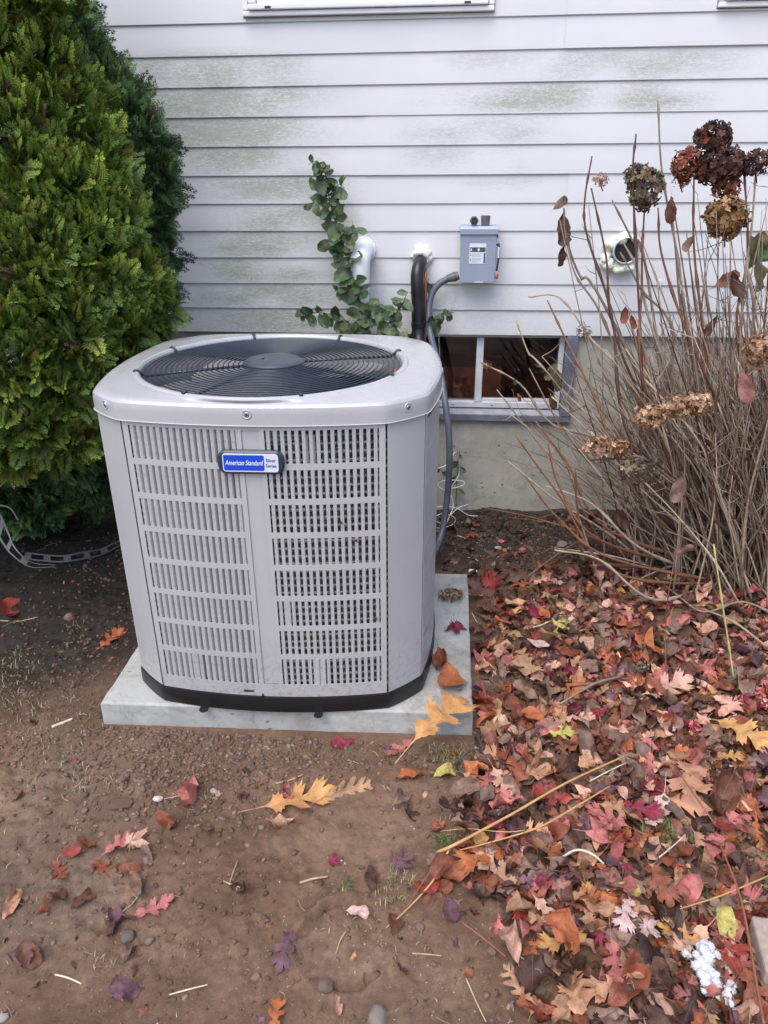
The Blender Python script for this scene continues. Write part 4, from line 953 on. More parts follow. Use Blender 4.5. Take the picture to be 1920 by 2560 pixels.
HERO = [
 ('oak', 1098, 1800, 165, 38, 'gold', 'large golden orange oak leaf leaning on the front right corner of the concrete pad', .0, (.12, -.06), 0, True),
 ('ovate', 858, 1860, 62, 200, 'crimson', 'bright crimson oval leaf on bare soil just in front of the pad', .0, (0, 0), 1, False),
 ('oak', 745, 2010, 185, 12, 'gold', 'large tan oak leaf with pointed lobes lying on the mud below the pad', .012, (.05, -.05), 1, True),
 ('roundoak', 860, 1985, 130, 18, 'tan', 'narrow curled pale leaf at the tip of the large tan oak leaf', .004, (1.0, 0), 2, True),
 ('crumple', 700, 2062, 80, 190, 'peach', 'small curled peach leaf tucked under the large tan oak leaf', .004, (.3, 0), 3, False),
 ('crumple', 720, 1990, 60, 120, 'pink', 'faded pink leaf scrap behind the large tan oak leaf', .004, (.3, .2), 4, False),
 ('maple', 852, 2148, 58, 20, 'crimson', 'small crumpled magenta maple leaf alone on the bare mud', .004, (.2, -.2), 1, False),
 ('maple', 1030, 2150, 90, 20, 'mauve', 'purple maple leaf by the lower end of the golden stalk', .004, (.2, -.1), 2, False),
 ('crumple', 1080, 2165, 55, 300, 'grey-brown', 'crumpled grey-brown leaf touching the purple maple leaf', .006, (.1, .2), 1, False),
 ('oak', 148, 2182, 62, 300, 'rust', 'rust orange oak leaf at the left of the soil patch', .003, (0, 0), 2, True),
 ('ovate', 218, 2112, 52, 160, 'rust', 'folded rust red oval leaf above the rust oak leaf', .005, (.5, 0), 3, False),
 ('ovate', 178, 2138, 56, 10, 'red', 'dull red narrow leaf left of the folded rust leaf', .004, (.4, 0), 4, False),
 ('oak', 300, 2118, 95, 30, 'pink', 'pale pink torn oak leaf in the small pile at left', .008, (.1, -.1), 0, True),
 ('redmaple', 360, 2095, 90, 40, 'peach', 'large torn peach leaf on top of the small pile at left', .018, (.1, -.15), 1, False),
 ('oak', 258, 2172, 70, 340, 'rust', 'rust red oak leaf between the pink leaf and the soil', .004, (0, .1), 3, True),
 ('ovate', 325, 2178, 60, 355, 'rust', 'narrow orange red leaf under the torn peach leaf', .003, (.4, 0), 5, False),
 ('crumple', 365, 2140, 45, 290, 'grey-brown', 'grey-brown leaf scrap hanging from the torn peach leaf', .004, (0, .2), 2, False),
 ('oak', 385, 2285, 115, 20, 'pink', 'dusty pink oak leaf with long stalk in the lower left', .006, (.05, -.05), 5, True),
 ('crumple', 305, 2305, 85, 170, 'mauve', 'dark wrinkled leaf left of the dusty pink oak leaf', .004, (.2, 0), 5, False),
 ('crumple', 318, 2388, 62, 60, 'grey-brown', 'pale grey crumpled leaf scrap below the dusty pink oak leaf', .004, (.2, 0), 6, False),
 ('crumple', 482, 1985, 85, 260, 'pink', 'twisted pinkish leaf by the gravel at left', .005, (.6, 0), 0, False),
 ('crumple', 310, 2490, 85, 345, 'mauve', 'dark maroon leaf near the bottom edge at left', .004, (.2, 0), 1, False),
 ('oak', 715, 2375, 110, 250, 'mauve', 'muddy mauve oak leaf inside the round print in the mud', .001, (0, 0), 6, True),
 ('crumple', 893, 2285, 58, 350, 'pale pink', 'pale silvery curled leaf scrap right of the round print', .004, (.3, 0), 2, False),
 ('oak', 278, 1600, 75, 40, 'orange', 'orange oak leaf with a brown base left of the pad', .006, (.1, 0), 4, True),
 ('crumple', 1102, 1655, 62, 280, 'rust', 'folded brown leaf on the right strip of the pad', .006, (.3, 0), 3, False),
 ('ovate', 1128, 1700, 82, 285, 'orange', 'orange-brown oval leaf with long stalk lying on the pad', .004, (.1, 0), 2, False),
 ('redmaple', 1142, 1580, 38, 290, 'crimson', 'small dull crimson leaf on the middle of the pad strip', .002, (0, 0), 2, False),
 ('redmaple', 1205, 1745, 75, 110, 'red', 'bright red leaf against the right front corner of the pad', .03, (.3, -.3), 3, False),
 ('redmaple', 945, 1815, 85, 200, 'grey-brown', 'wrinkled grey-brown maple leaf on soil before the pad corner', .004, (.1, 0), 4, False),
 ('oak', 1000, 1875, 85, 215, 'pink', 'salmon pink oak leaf in front of the pad corner', .004, (.1, 0), 5, True),
 ('ovate', 1032, 1945, 75, 185, 'orange', 'bright orange oblong leaf with long stalk on the soil', .006, (.3, 0), 6, False),
 ('ovate', 1110, 1940, 60, 15, 'yellow', 'pale yellow narrow leaf beside the black plastic ring', .005, (.2, 0), 0, False),
 ('oak', 1250, 1985, 85, 300, 'peach', 'light peach oak leaf left of the golden stalk', H, (.1, 0), 1, True),
 ('redmaple', 1320, 1895, 60, 150, 'tan', 'round pale tan leaf catching light in the litter', H, (0, .1), 5, False),
 ('ovate', 1350, 1955, 68, 20, 'tan', 'tan toothed leaf on top of the litter above the golden stalk', H, (0, .1), 1, False),
 ('oak', 1205, 2170, 135, 200, 'orange', 'big bright orange oak leaf at the litter edge', H*.8, (.1, -.1), 6, True),
 ('ovate', 1195, 2125, 50, 60, 'gold', 'curled golden leaf above the big bright orange oak leaf', H, (.5, .3), 4, False),
 ('maple', 1365, 2255, 62, 310, 'crimson', 'vivid magenta crumpled maple leaf in the middle of the litter', H+.01, (.2, .3), 3, False),
 ('maple', 1552, 2225, 50, 250, 'crimson', 'dark magenta maple leaf on a yellow leaf', H+.015, (.3, .3), 4, False),
 ('ovate', 1562, 2250, 70, 345, 'yellow', 'yellow-green leaf under the dark magenta maple leaf', H, (.2, .1), 1, False),
 ('oak', 1560, 2310, 95, 260, 'pale pink', 'pale pink forked oak leaf below the yellow-green leaf', H, (.05, 0), 0, True),
 ('redmaple', 1475, 2268, 62, 300, 'gold', 'spotted golden leaf left of the pale pink forked leaf', H, (0, 0), 2, False),
 ('oak', 1410, 2380, 135, 200, 'gold', 'large light orange oak leaf beside the pale stone', H, (.1, -.1), 1, True),
 ('oak', 1530, 2430, 120, 280, 'pink', 'salmon red oak leaf near the bottom of the litter', H, (.1, .1), 2, True),
 ('oak', 1640, 2240, 120, 300, 'rust', 'large glossy brown oak leaf in the right litter', H+.01, (.2, .1), 3, True),
 ('oak', 1700, 2370, 135, 160, 'gold', 'large golden oak leaf above the white fluff', H, (.1, -.1), 4, True),
 ('ovate', 1805, 2330, 90, 280, 'yellow', 'broad lime yellow leaf near the right edge', H, (.1, 0), 5, False),
 ('oak', 1640, 2060, 95, 250, 'pale pink', 'whitish torn oak leaf in the middle right of the litter', H+.01, (.3, .1), 5, True),
 ('oak', 1720, 2000, 150, 260, 'tan', 'long tan leaf right of the whitish torn leaf', H, (.2, 0), 6, True),
 ('oak', 1850, 1870, 170, 330, 'gold', 'long yellow-gold oak leaf at the right edge of the litter', H+.015, (.3, -.1), 0, True),
 ('crumple', 1800, 2030, 125, 80, 'brown', 'big wrinkled purplish brown leaf at right', H, (.2, .1), 4, False),
 ('oak', 1660, 1755, 120, 10, 'peach', 'pale pink curled oak leaf in the upper right litter', H+.015, (.3, -.2), 1, True),
 ('crumple', 1560, 2500, 130, 40, 'rust', 'large puckered reddish brown leaf at the bottom of the litter', H, (.1, 0), 0, False),
 ('redmaple', 1830, 2450, 130, 300, 'red', 'large brick red leaf right of the white fluff', H, (.1, .1), 6, False),
 ('oak', 1250, 2000, 60, 60, 'crimson', 'plum coloured leaf by the black plastic ring', H*.3, (.1, 0), 2, True),
 ('redmaple', 1230, 2080, 50, 90, 'crimson', 'small hot pink leaf beside the golden stalk', H+.004, (.2, .1), 1, False),
 ('ovate', 1080, 2205, 90, 235, 'red', 'dull red blade-like leaf under the thin fork of the golden stalk', .006, (.3, 0), 4, False),
 ('ovate', 1105, 2225, 58, 5, 'rust', 'small orange sliver leaf right of the dull red blade-like leaf', .004, (.1, 0), 3, False),
 ('ovate', 985, 2320, 62, 80, 'brown', 'reddish brown rounded leaf at the end of the thin stalks', .008, (.4, .2), 6, False),
 ('ovate', 1128, 2278, 70, 280, 'mauve', 'dark grey-mauve oblong leaf on the mud', .003, (0, 0), 1, False),
 ('redmaple', 1620, 1625, 70, 100, 'orange', 'upright orange-tan leaf at the foot of the shrub', H+.02, (.6, -.4), 3, False),
 ('redmaple', 1385, 1595, 65, 200, 'yellow', 'small yellow maple leaf above the litter pile', H, (.1, 0), 4, False),
 ('roundoak', 1240, 1562, 90, 340, 'grey-brown', 'grey-brown round-lobed oak leaf beside the pad', .01, (.2, 0), 3, True),
 ('oak', 1345, 1455, 80, 20, 'pink', 'salmon oak leaf on the dark soil behind the pad', .01, (.1, 0), 4, True),
 ('redmaple', 1235, 1450, 52, 60, 'red', 'dull red leaf on the dark soil just behind the pad corner', .01, (.2, 0), 5, False),
 ('maple', 1340, 1535, 45, 70, 'crimson', 'small magenta leaf at the end of the white straw', .015, (.4, .2), 5, False),
 ('crumple', 30, 2268, 85, 60, 'tan', 'curled pale tan leaf at the left edge', .006, (.4, 0), 2, False),
 ('ovate', 105, 2280, 40, 20, 'rust', 'little rust leaf right of the curled pale tan leaf', .003, (.1, 0), 0, False),
 ('ovate', 75, 2390, 75, 310, 'brown', 'curved brown leaf low at the left edge', .003, (.3, 0), 5, False),
 ('oak', 690, 2545, 90, 80, 'orange', 'orange-red oak leaf cut by the bottom edge of the view', .006, (.1, -.1), 0, True),
 ('crumple', 845, 2525, 55, 100, 'peach', 'pale folded leaf at the bottom edge right of centre', .008, (.3, 0), 3, False),
 ('crumple', 205, 2262, 75, 30, 'brown', 'dark brown crumpled leaf above the dark wrinkled one at left', .006, (.3, .1), 2, False),
 ('crumple', 345, 2215, 70, 300, 'grey-brown', 'grey shrivelled leaf between the small pile and the dusty pink leaf', .006, (.4, .1), 3, False),
 ('redmaple', 250, 2335, 90, 200, 'dark brown', 'blackish broad leaf under the dark wrinkled one at left', .003, (.1, 0), 4, False),
 ('crumple', 60, 2400, 80, 350, 'mauve', 'grey-mauve folded leaf at the lower left edge', .004, (.4, 0), 5, False),
 ('crumple', 140, 2255, 70, 15, 'brown', 'reddish brown shrivelled leaf right of the pale tan leaf', .005, (.2, .1), 6, False),
 ('crumple', 415, 2060, 60, 330, 'rust', 'curled rust leaf just above the torn peach leaf', .012, (.5, .2), 0, False),
 ('redmaple', 1045, 2035, 70, 10, 'dark brown', 'dark matted leaf on the mud left of the litter edge', .003, (.1, .1), 0, False),
 ('crumple', 1000, 2010, 60, 40, 'grey-brown', 'crumpled brown leaf at the end of the thin dark strip', .005, (.2, .2), 1, False),
 ('crumple', 930, 2200, 60, 280, 'dark brown', 'blackish curled leaf on the mud below the purple maple leaf', .004, (.3, .2), 2, False),
 ('crumple', 600, 2225, 60, 350, 'dark brown', 'dark curled leaf above the splinter on the bare mud', .003, (.3, 0), 4, False),
 ('ovate', 28, 1530, 45, 90, 'red', 'dark red leaf half buried at the left edge', .004, (.3, 0), 3, False),
]
for k, px, py, pl, dg, col, lab, z, tl, ix, fl in HERO:
    put_leaf(k, px, py, pl, dg, col, lab, None, fl, z, tl, ix, onz=.088 if (px, py) == (1098, 1800) else (.074 if 1085 < px < 1160 and 1560 < py < 1720 else None))
# litter: zone where leaves lie thick (polygon in photo pixels; also goes on beyond the frame)
POLY = [(1175, 1500), (1330, 1450), (1500, 1430), (1700, 1450), (2300, 1350), (2400, 2750), (1500, 2750), (1330, 2500), (1240, 2370), (1190, 2250), (1070, 2190), (1190, 2060), (1190, 1950), (1090, 1890), (1190, 1790)]
def inpoly(x, y):
    x = np.asarray(x); y = np.asarray(y); c = np.zeros(x.shape, bool); n = len(POLY)
    for i in range(n):
        x1, y1 = POLY[i]; x2, y2 = POLY[(i+1) % n]
        k = ((y1 > y) != (y2 > y)) & (x < (x2-x1)*(y-y1)/(y2-y1+1e-9)+x1); c ^= k
    return c
def projA(P):
    d = P-CAM; k = d@_F; return 960+F_PX*(d@_R)/k, 1280-F_PX*(d@_U)/k
def on_pad(x, y, mg=0.0):
    return (x > padFL[0]-mg) & (x < padFR[0]+mg) & (y > -1.60-mg) & (y < padBR[1]+mg)
def sample_litter(n, seed, jitter=48):
    r = np.random.default_rng(seed); out = []
    while len(out) < n:
        X = r.uniform(.0, 1.9, 4000); Y = r.uniform(-2.95, -.35, 4000); P = np.column_stack([X, Y, np.zeros(4000)])
        px, py = projA(P); px += r.normal(0, jitter, 4000); py += r.normal(0, jitter*.6, 4000)
        ok = inpoly(px, py) & ~on_pad(X, Y, .02)
        thin = np.where(py < 1640, .55, 1.0)*np.where(py > 2330, .75, 1.0)*np.where(px < 1330, .75, 1.0)*np.where(px > 1700, 1.2, 1); ok &= r.random(4000) < thin
        out += list(P[ok])
    return np.array(out[:n])
bases = []; kk = []
for k in KINDS:
    for a in LA[k][:4]: bases.append((a[0], a[1], None, a[3])); kk.append(k)
kk = np.array(kk)
def stuff_leaves(name, n, seed, zlo, zhi, colw, smin, smax, pts=None):
    r = np.random.default_rng(seed); P = sample_litter(n, seed) if pts is None else pts; n = len(P)
    P[:, 2] = ground_h(P[:, 0], P[:, 1])+r.uniform(zlo, zhi, n)
    names = list(colw); w = np.array([colw[c] for c in names], float); w /= w.sum()
    ci = r.choice(len(names), n, p=w); cols = np.array([lin(*PAL[c])[:3] for c in names])[ci]*r.uniform(.55, 1.35, (n, 1))
    kp = {'oak': .26, 'roundoak': .04, 'ovate': .26, 'crumple': .28, 'maple': .04, 'redmaple': .12}
    pw = np.array([kp[k] for k in kk])/4; pw /= pw.sum(); which = r.choice(len(bases), n, p=pw)
    R = rot_np(r.uniform(0, 6.283, n), r.normal(0, .38, n), r.normal(0, .45, n)+(r.random(n) < .35)*math.pi)
    V, Fa, C, U = scatter(bases, which, R, r.uniform(smin, smax, n)*np.where(kk[which] == 'maple', .75, 1), P, cols)
    o = bulk(name, V, Fa, C, MAT['leafstuff'], smooth=True, uv=U); return o
o = stuff_leaves('leaf_litter', 3300, 11, .0, .030, {'brown': 4, 'dark brown': 3, 'rust': 3, 'grey-brown': 5, 'mauve': 1, 'orange': 1, 'pink': 2.4, 'tan': 2.4, 'peach': 2, 'red': .4, 'crimson': .3}, .045, .092)
tag(o, 'deep layer of mixed brown and rust fallen leaves right of the pad', 'leaf litter', kind='stuff')
# small crumbled scraps all over, thick in the litter, sparse on the soil
r_ = np.random.default_rng(77)
X = r_.uniform(-1.7, 1.5, 1500); Y = r_.uniform(-2.9, -.1, 1500); pp = np.column_stack([X, Y, X*0]); pxx, pyy = projA(pp); keep = ((~on_pad(X, Y, .015)) & ((r_.random(1500) < .35) | (pxx > 1100)))
o = stuff_leaves('leaf_scraps', 0, 78, .001, .004, {'brown': 3, 'dark brown': 3, 'grey-brown': 4, 'tan': 1, 'rust': 2, 'peach': .4, 'mauve': 1}, .012, .032, pp[keep])
tag(o, 'small crumbled leaf scraps sprinkled over the soil', 'leaf scraps', kind='stuff')
nb_ = 240; Pb = np.column_stack([r_.uniform(0, 1.3, nb_), r_.uniform(-.85, -.08, nb_), np.zeros(nb_)]); Pb = Pb[~on_pad(Pb[:, 0], Pb[:, 1], .02)]
o = stuff_leaves('leaf_litter', 0, 79, .002, .014, {'brown': 3, 'dark brown': 6, 'grey-brown': 3, 'rust': 1.2, 'pink': .5, 'tan': .5}, .03, .07, Pb)
tag(o, 'thin scatter of dark withered leaves on the soil below the basement window', 'leaf litter', kind='stuff')
# countable top leaves of the litter
rn = random.Random(91); pts = sample_litter(460, 92, 60); kept = []
CW_ = [('rust', 4), ('brown', 4.5), ('orange', 3), ('pink', 4.5), ('tan', 4), ('peach', 4), ('grey-brown', 5.5), ('mauve', .7), ('crimson', 1.4), ('red', .8), ('gold', 1.1), ('dark brown', 3), ('yellow', .15), ('pale pink', .6)]
KW = [('oak', .40), ('ovate', .22), ('crumple', .20), ('redmaple', .12), ('maple', .04), ('roundoak', .02)]
KN = {'oak': 'pointed-lobed oak leaf', 'ovate': 'oval leaf', 'crumple': 'crumpled leaf', 'redmaple': 'broad maple leaf', 'maple': 'small slender-lobed maple leaf', 'roundoak': 'round-lobed oak leaf'}
cnt = 0; seen = set()
LMK = [(1180, 1780, 'the pad corner'), (1190, 1500, 'the back of the pad'), (1385, 1595, 'the small yellow leaf'), (1450, 1737, 'the rolled bark'), (1600, 1705, 'the grey flower head'), (1660, 1755, 'the pale pink curled leaf'), (1820, 1650, 'the yellow-green upright stem'),
       (1850, 1870, 'the long yellow-gold leaf'), (1320, 1895, 'the round pale tan leaf'), (1176, 1925, 'the black plastic ring'), (1500, 1915, 'the upper end of the golden stalk'), (1300, 2025, 'the middle of the golden stalk'), (1205, 2170, 'the bright orange leaf'),
       (1640, 2060, 'the whitish torn leaf'), (1800, 2030, 'the big wrinkled leaf'), (1450, 2140, 'the hooked pale twig'), (1365, 2255, 'the magenta maple leaf'), (1562, 2250, 'the yellow-green leaf'), (1640, 2240, 'the large glossy brown leaf'), (1388, 2315, 'the pale stone'),
       (1780, 2460, 'the white fluff'), (1910, 2390, 'the tan paver'), (1805, 2330, 'the lime yellow leaf'), (1560, 2500, 'the puckered reddish leaf'), (1345, 2480, 'the dark brown stone'), (1880, 2200, 'the long red-brown stalk')]
for P in pts:
    px, py = proj(P)
    if not (1000 < px < 1990 and 1400 < py < 2640): continue
    if cnt >= 226: break
    k = rn.choices([a for a, _ in KW], [b for _, b in KW])[0]; col = rn.choices([a for a, _ in CW_], [b for _, b in CW_])[0]
    if k == 'maple' and rn.random() < .75: col = 'crimson'
    s = rn.uniform(.055, .112)*(.75 if k == 'maple' else 1)*(1.1 if k == 'oak' else 1)
    o = link('fallen_leaf', rn.choice(LM[k]+FLAT[k])); o.location = (P[0], P[1], gz(P[0], P[1])+rn.uniform(.018, .036)); o.scale = (s, s*rn.uniform(.85, 1.1), s)
    o.rotation_euler = (rn.gauss(0, .26), rn.gauss(0, .22), rn.uniform(0, 6.28)); o.color = (*colr(col, .15, rn), 1)
    lm = min(LMK, key=lambda q: math.hypot(q[0]-px, (q[1]-py)*1.2)); dx, dy = px-lm[0], py-lm[1]
    way = ('right of' if dx > 0 else 'left of') if abs(dx) > abs(dy)*1.1 else ('below' if dy > 0 else 'above')
    big = 'small' if s < .064 else 'large' if s > .088 else 'medium'
    lab = f'{big} {col} {KN[k]} {way} {lm[2]}'
    if lab in seen: lab = f'{big} {col} {KN[k]}, second one {way} {lm[2]}' if lab+'2' not in seen else f'{big} {col} {KN[k]}, third one {way} {lm[2]}'; seen.add(lab.replace(', second one', '')+'2')
    seen.add(lab); tag(o, lab, 'leaf', 'countable leaves on top of the litter'); cnt += 1

# ================================================================== GRAVEL, CLODS, GRASS, STICKS
def ico_bases(n, seed):
    r = np.random.default_rng(seed); out = []
    bm = bmesh.new(); bmesh.ops.create_icosphere(bm, subdivisions=1, radius=1.0); V = np.array([v.co[:] for v in bm.verts]); Fa = np.array([[v.index for v in f.verts] for f in bm.faces]); bm.free()
    for i in range(n): out.append((V*r.uniform(.72, 1.25, (len(V), 1))*r.uniform(.7, 1.2, 3), Fa, None))
    return out
IB = ico_bases(8, 3)
def stones(name, P, smin, smax, cols, seed, flat=.6, mat='stone', power=2.2):
    r = np.random.default_rng(seed); n = len(P); sz = smin+(smax-smin)*r.random(n)**power
    sc = sz[:, None]*np.column_stack([np.ones(n), r.uniform(.6, 1, n), r.uniform(flat*.7, flat*1.2, n)])
    P = P.copy(); P[:, 2] = ground_h(P[:, 0], P[:, 1])+sc[:, 2]*.25
    C = np.array(cols)[r.integers(0, len(cols), n)]*r.uniform(.7, 1.25, (n, 1)); C = C*(1-.78*sstep(-1.68, -1.22, P[:, 1])*sstep(-.75, -1.0, P[:, 0]))[:, None]  # stones below the evergreens darkened too, shade painted into their colour
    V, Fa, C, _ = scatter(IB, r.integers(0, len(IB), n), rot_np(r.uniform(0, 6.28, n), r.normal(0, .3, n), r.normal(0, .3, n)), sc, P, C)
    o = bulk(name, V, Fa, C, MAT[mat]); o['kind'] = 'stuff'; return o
r_ = np.random.default_rng(5)
def cloud(n, cx, cy, sx, sy): return np.column_stack([r_.normal(cx, sx, n), r_.normal(cy, sy, n), np.zeros(n)])
def gpt(px, py): return GG(px, py)
def okp(P): return P[(~on_pad(P[:, 0], P[:, 1], .004)) & (P[:, 1] < -.03)]
g1, g2, g3, g4 = gpt(520, 1850), gpt(430, 1960), gpt(700, 1880), gpt(1320, 1350)
Pn = okp(np.vstack([cloud(1200, g1[0], g1[1], .22, .07), cloud(1000, g2[0], g2[1], .17, .09), cloud(800, g3[0], g3[1], .25, .05), cloud(700, g4[0], g4[1], .35, .12), cloud(500, -.85, -1.9, .35, .3),
                    np.column_stack([r_.uniform(-1.75, 1.4, 1300), r_.uniform(-3, -.05, 1300), np.zeros(1300)])]))
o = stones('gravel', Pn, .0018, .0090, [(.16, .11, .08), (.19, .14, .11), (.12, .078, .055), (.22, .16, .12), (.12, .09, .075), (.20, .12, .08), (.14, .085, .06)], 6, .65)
tag(o, 'loose small gravel scattered on the soil in front of the pad', 'gravel')
Pn = okp(np.vstack([(lambda q: q[r_.random(len(q)) < .15+.85*sstep(.42, .62, vnoise(q[:, 0], q[:, 1], 4.5, 33))])(np.column_stack([r_.uniform(-1.75, 1.4, 26000), r_.uniform(-3.0, -.05, 26000), np.zeros(26000)])), cloud(1500, g1[0], g1[1]-.02, .3, .08), cloud(1800, -1.0, -1.2, .4, .4)]))
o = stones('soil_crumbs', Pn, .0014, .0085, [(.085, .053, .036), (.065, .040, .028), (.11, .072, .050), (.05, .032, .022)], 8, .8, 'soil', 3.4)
tag(o, 'loose crumbs of brown soil covering the ground', 'soil')
Pn = okp(np.column_stack([r_.uniform(-1.7, 1.2, 14000), r_.uniform(-3.0, -.4, 14000), np.zeros(14000)]))
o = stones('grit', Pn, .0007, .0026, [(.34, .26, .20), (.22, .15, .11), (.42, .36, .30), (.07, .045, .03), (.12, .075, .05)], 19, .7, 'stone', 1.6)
tag(o, 'fine pale and dark grit mixed into the soil', 'grit')
Pn = okp(np.column_stack([r_.uniform(-.2, 1.5, 3200), -np.abs(r_.normal(0, .24, 3200)), np.zeros(3200)])); Pn = Pn[Pn[:, 1] < -.02]
o = stones('mulch', Pn, .003, .014, [(.025, .02, .016), (.04, .03, .024), (.015, .012, .010), (.07, .055, .045)], 9, .45, 'stone', 2)
tag(o, 'black crumbly mulch along the foundation', 'mulch')
# singles
def rock(px, py, wpx, col, label, asp=(1, .75, .5), seed=0, rotz=0, sub=3, cat='stone', name='stone', z=0, sharp=.25):
    P = GG(px, py); w = wpx/ppm(P)/2; bm = bmesh.new(); bmesh.ops.create_icosphere(bm, subdivisions=sub, radius=1.0)
    rn = random.Random(seed+px)
    ax = [Vector((rn.gauss(0, 1), rn.gauss(0, 1), rn.gauss(0, 1))).normalized() for _ in range(12)]; dd = [rn.uniform(.62, .95) for _ in ax]
    for v in bm.verts:
        for a, d in zip(ax, dd):
            k = v.co.dot(a)
            if k > d: v.co -= a*(k-d)*.92
        v.co *= 1+.05*math.sin(v.co.x*7+seed)*math.cos(v.co.y*6)
    me = bpy.data.meshes.new(name); bm.to_mesh(me); bm.free(); me.polygons.foreach_set('use_smooth', [True]*len(me.polygons)); me.set_sharp_from_angle(angle=math.radians(28))
    ca = me.color_attributes.new('Col', 'FLOAT_COLOR', 'POINT'); ca.data.foreach_set('color', [*col, 1]*len(me.vertices)); me.materials.append(MAT['stone'])
    o = link(name, me); o.location = (P[0], P[1], P[2]+w*asp[2]*.35+z); o.scale = (w*asp[0], w*asp[1], w*asp[2]); o.rotation_euler = (0, 0, rotz); return tag(o, label, cat)
rock(1388, 2315, 62, (.30, .27, .23), 'pale flat stone at the edge of the leaf litter', (1, 1, .5), 1, .3)
rock(1345, 2480, 45, (.15, .10, .08), 'dark brown stone at the lower edge of the litter', (1, .8, .6), 2)
rock(1405, 1365, 32, (.24, .20, .17), 'beige stone in front of the foundation', (1, .9, .8), 3)
rock(175, 1545, 30, (.22, .13, .09), 'reddish stone on the soil left of the unit', (1, .9, .7), 4)
rock(395, 1998, 26, (.55, .50, .43), 'white pebble on the gravel at left', (1, .7, .5), 5)
rock(535, 1980, 22, (.28, .29, .28), 'grey-green pebble right of the twisted pinkish leaf', (1, .8, .6), 6)
rock(295, 2018, 85, (.12, .072, .050), 'big clod of brown soil among the gravel', (1, .5, .35), 7, .2, cat='clod', name='soil_clod')
rock(375, 2355, 28, (.17, .14, .11), 'rounded grey stone below the dusty pink oak leaf', (1, .9, .8), 8)
rock(320, 2345, 50, (.13, .10, .08), 'dark angular stone under the dusty pink oak leaf', (1, .8, .6), 9)
rock(640, 2445, 26, (.20, .14, .10), 'small brown stone below the round print', (1, .9, .8), 10)
rock(815, 2470, 45, (.15, .10, .075), 'brown clod near the bottom centre', (1, .8, .7), 11)
rock(945, 2545, 62, (.20, .17, .14), 'grey stone at the bottom edge', (1, .9, .6), 12)
rock(1050, 2320, 24, (.17, .11, .09), 'small brown stone beside the reddish brown rounded leaf', (1, 1, .8), 13)
rock(1228, 2380, 34, (.15, .10, .08), 'brown stone left of the large light orange oak leaf', (1, .8, .6), 14)
rock(1182, 1427, 26, (.72, .70, .60), 'white shell-like chip behind the pad corner', (1, .55, .5), 15)
rock(1245, 1372, 20, (.40, .33, .24), 'small tan pebble near the foundation', (1, .7, .6), 16)
rock(1365, 1495, 105, (.055, .034, .026), 'flat dark slab half buried behind the litter', (1, .62, .12), 17, .1, cat='slab', name='stone_slab')
rock(60, 1285, 70, (.06, .05, .042), 'grey stone in the shade under the evergreen', (1, .5, .5), 18, -.6)
rock(8, 2545, 30, (.32, .28, .24), 'pale pebble at the lower left corner', (1, .9, .6), 19)
# squared paver at right edge
P = G(1938, 2390, .03); m = MB(); m.box(-.045, .045, -.058, .058, -.03, .030); o = m.build('paver', simple('tan_paver', (.34, .27, .22), .85, 0, .2, 60, .6, 160, .002), None, bevel=.006); o.location = (P[0]+.01, P[1], P[2]); o.rotation_euler = (0, 0, -.12)
tag(o, 'tan stone paver cut by the right edge of the view', 'paver')

def gtube(pts, rad, mat, name, label, cat, zoff=.006, sides=7, smooth=4, zs=None):
    Q = []
    for i, (px, py) in enumerate(pts):
        P = GG(px, py); P[2] += (zs[i] if zs else zoff); 
        if zs: P2 = G(px, py, P[2]); P = P2
        Q.append(P)
    base = Q[0].copy(); m = MB(); m.tube(np.array(Q)-base, rad, sides, smooth=smooth); o = m.build(name, MAT[mat], None, smooth=True); o.location = tuple(base); return tag(o, label, cat)
st = gtube([(1580, 1882), (1420, 1955), (1280, 2035), (1140, 2110), (1088, 2133)], [.0022, .0028, .003, .0034, .0042], 'goldstalk', 'dry_stalk', 'long golden dry stalk lying across the leaf litter', 'stalk', zs=[.06, .065, .06, .05, .025])
gtube([(1125, 2118), (1090, 2190), (1050, 2240), (1000, 2290), (965, 2320)], [.0026, .0022, .0018, .0015, .001], 'goldstalk', 'dry_stalk', 'thin golden side shoot running down from the golden stalk to the mud', 'stalk', zs=[.045, .02, .012, .010, .006])
gtube([(1525, 1965), (1400, 2040), (1330, 2075), (1210, 2110), (1150, 2125)], [.0018, .0021, .002, .0016, .001], 'goldstalk', 'dry_stalk', 'second thinner tan stalk below the long golden stalk', 'stalk', zs=[.06, .06, .055, .045, .04])
gtube([(1345, 2070), (1270, 2080), (1170, 2072), (1100, 2078)], [.0016, .0014, .001, .0007], 'goldstalk', 'dry_stalk', 'short tan twig branching left from the thinner tan stalk', 'stalk', zs=[.055, .05, .04, .03])
gtube([(1110, 2135), (1068, 2190), (1030, 2245)], [.0018, .0015, .001], 'redstalk', 'dry_stalk', 'thin red-brown twig crossing the dull red leaf', 'stalk', zs=[.035, .02, .012])
gtube([(1800, 2110), (1850, 2240), (1878, 2380), (1895, 2480), (1910, 2560)], [.002, .0024, .0026, .0026, .0028], 'redstalk', 'dry_stalk', 'long red-brown stalk running down along the right edge', 'stalk', zs=[.06, .065, .06, .06, .06])
gtube([(1690, 1920), (1745, 2000), (1790, 2065)], [.0018, .002, .0016], 'redstalk', 'dry_stalk', 'short red-brown stalk slanting through the right litter', 'stalk', zs=[.06, .065, .05])
gtube([(1920, 2190), (1800, 2240), (1690, 2275)], [.0018, .0016, .001], 'goldstalk', 'dry_stalk', 'slim tan twig reaching in from the right edge', 'stalk', zs=[.065, .06, .05])
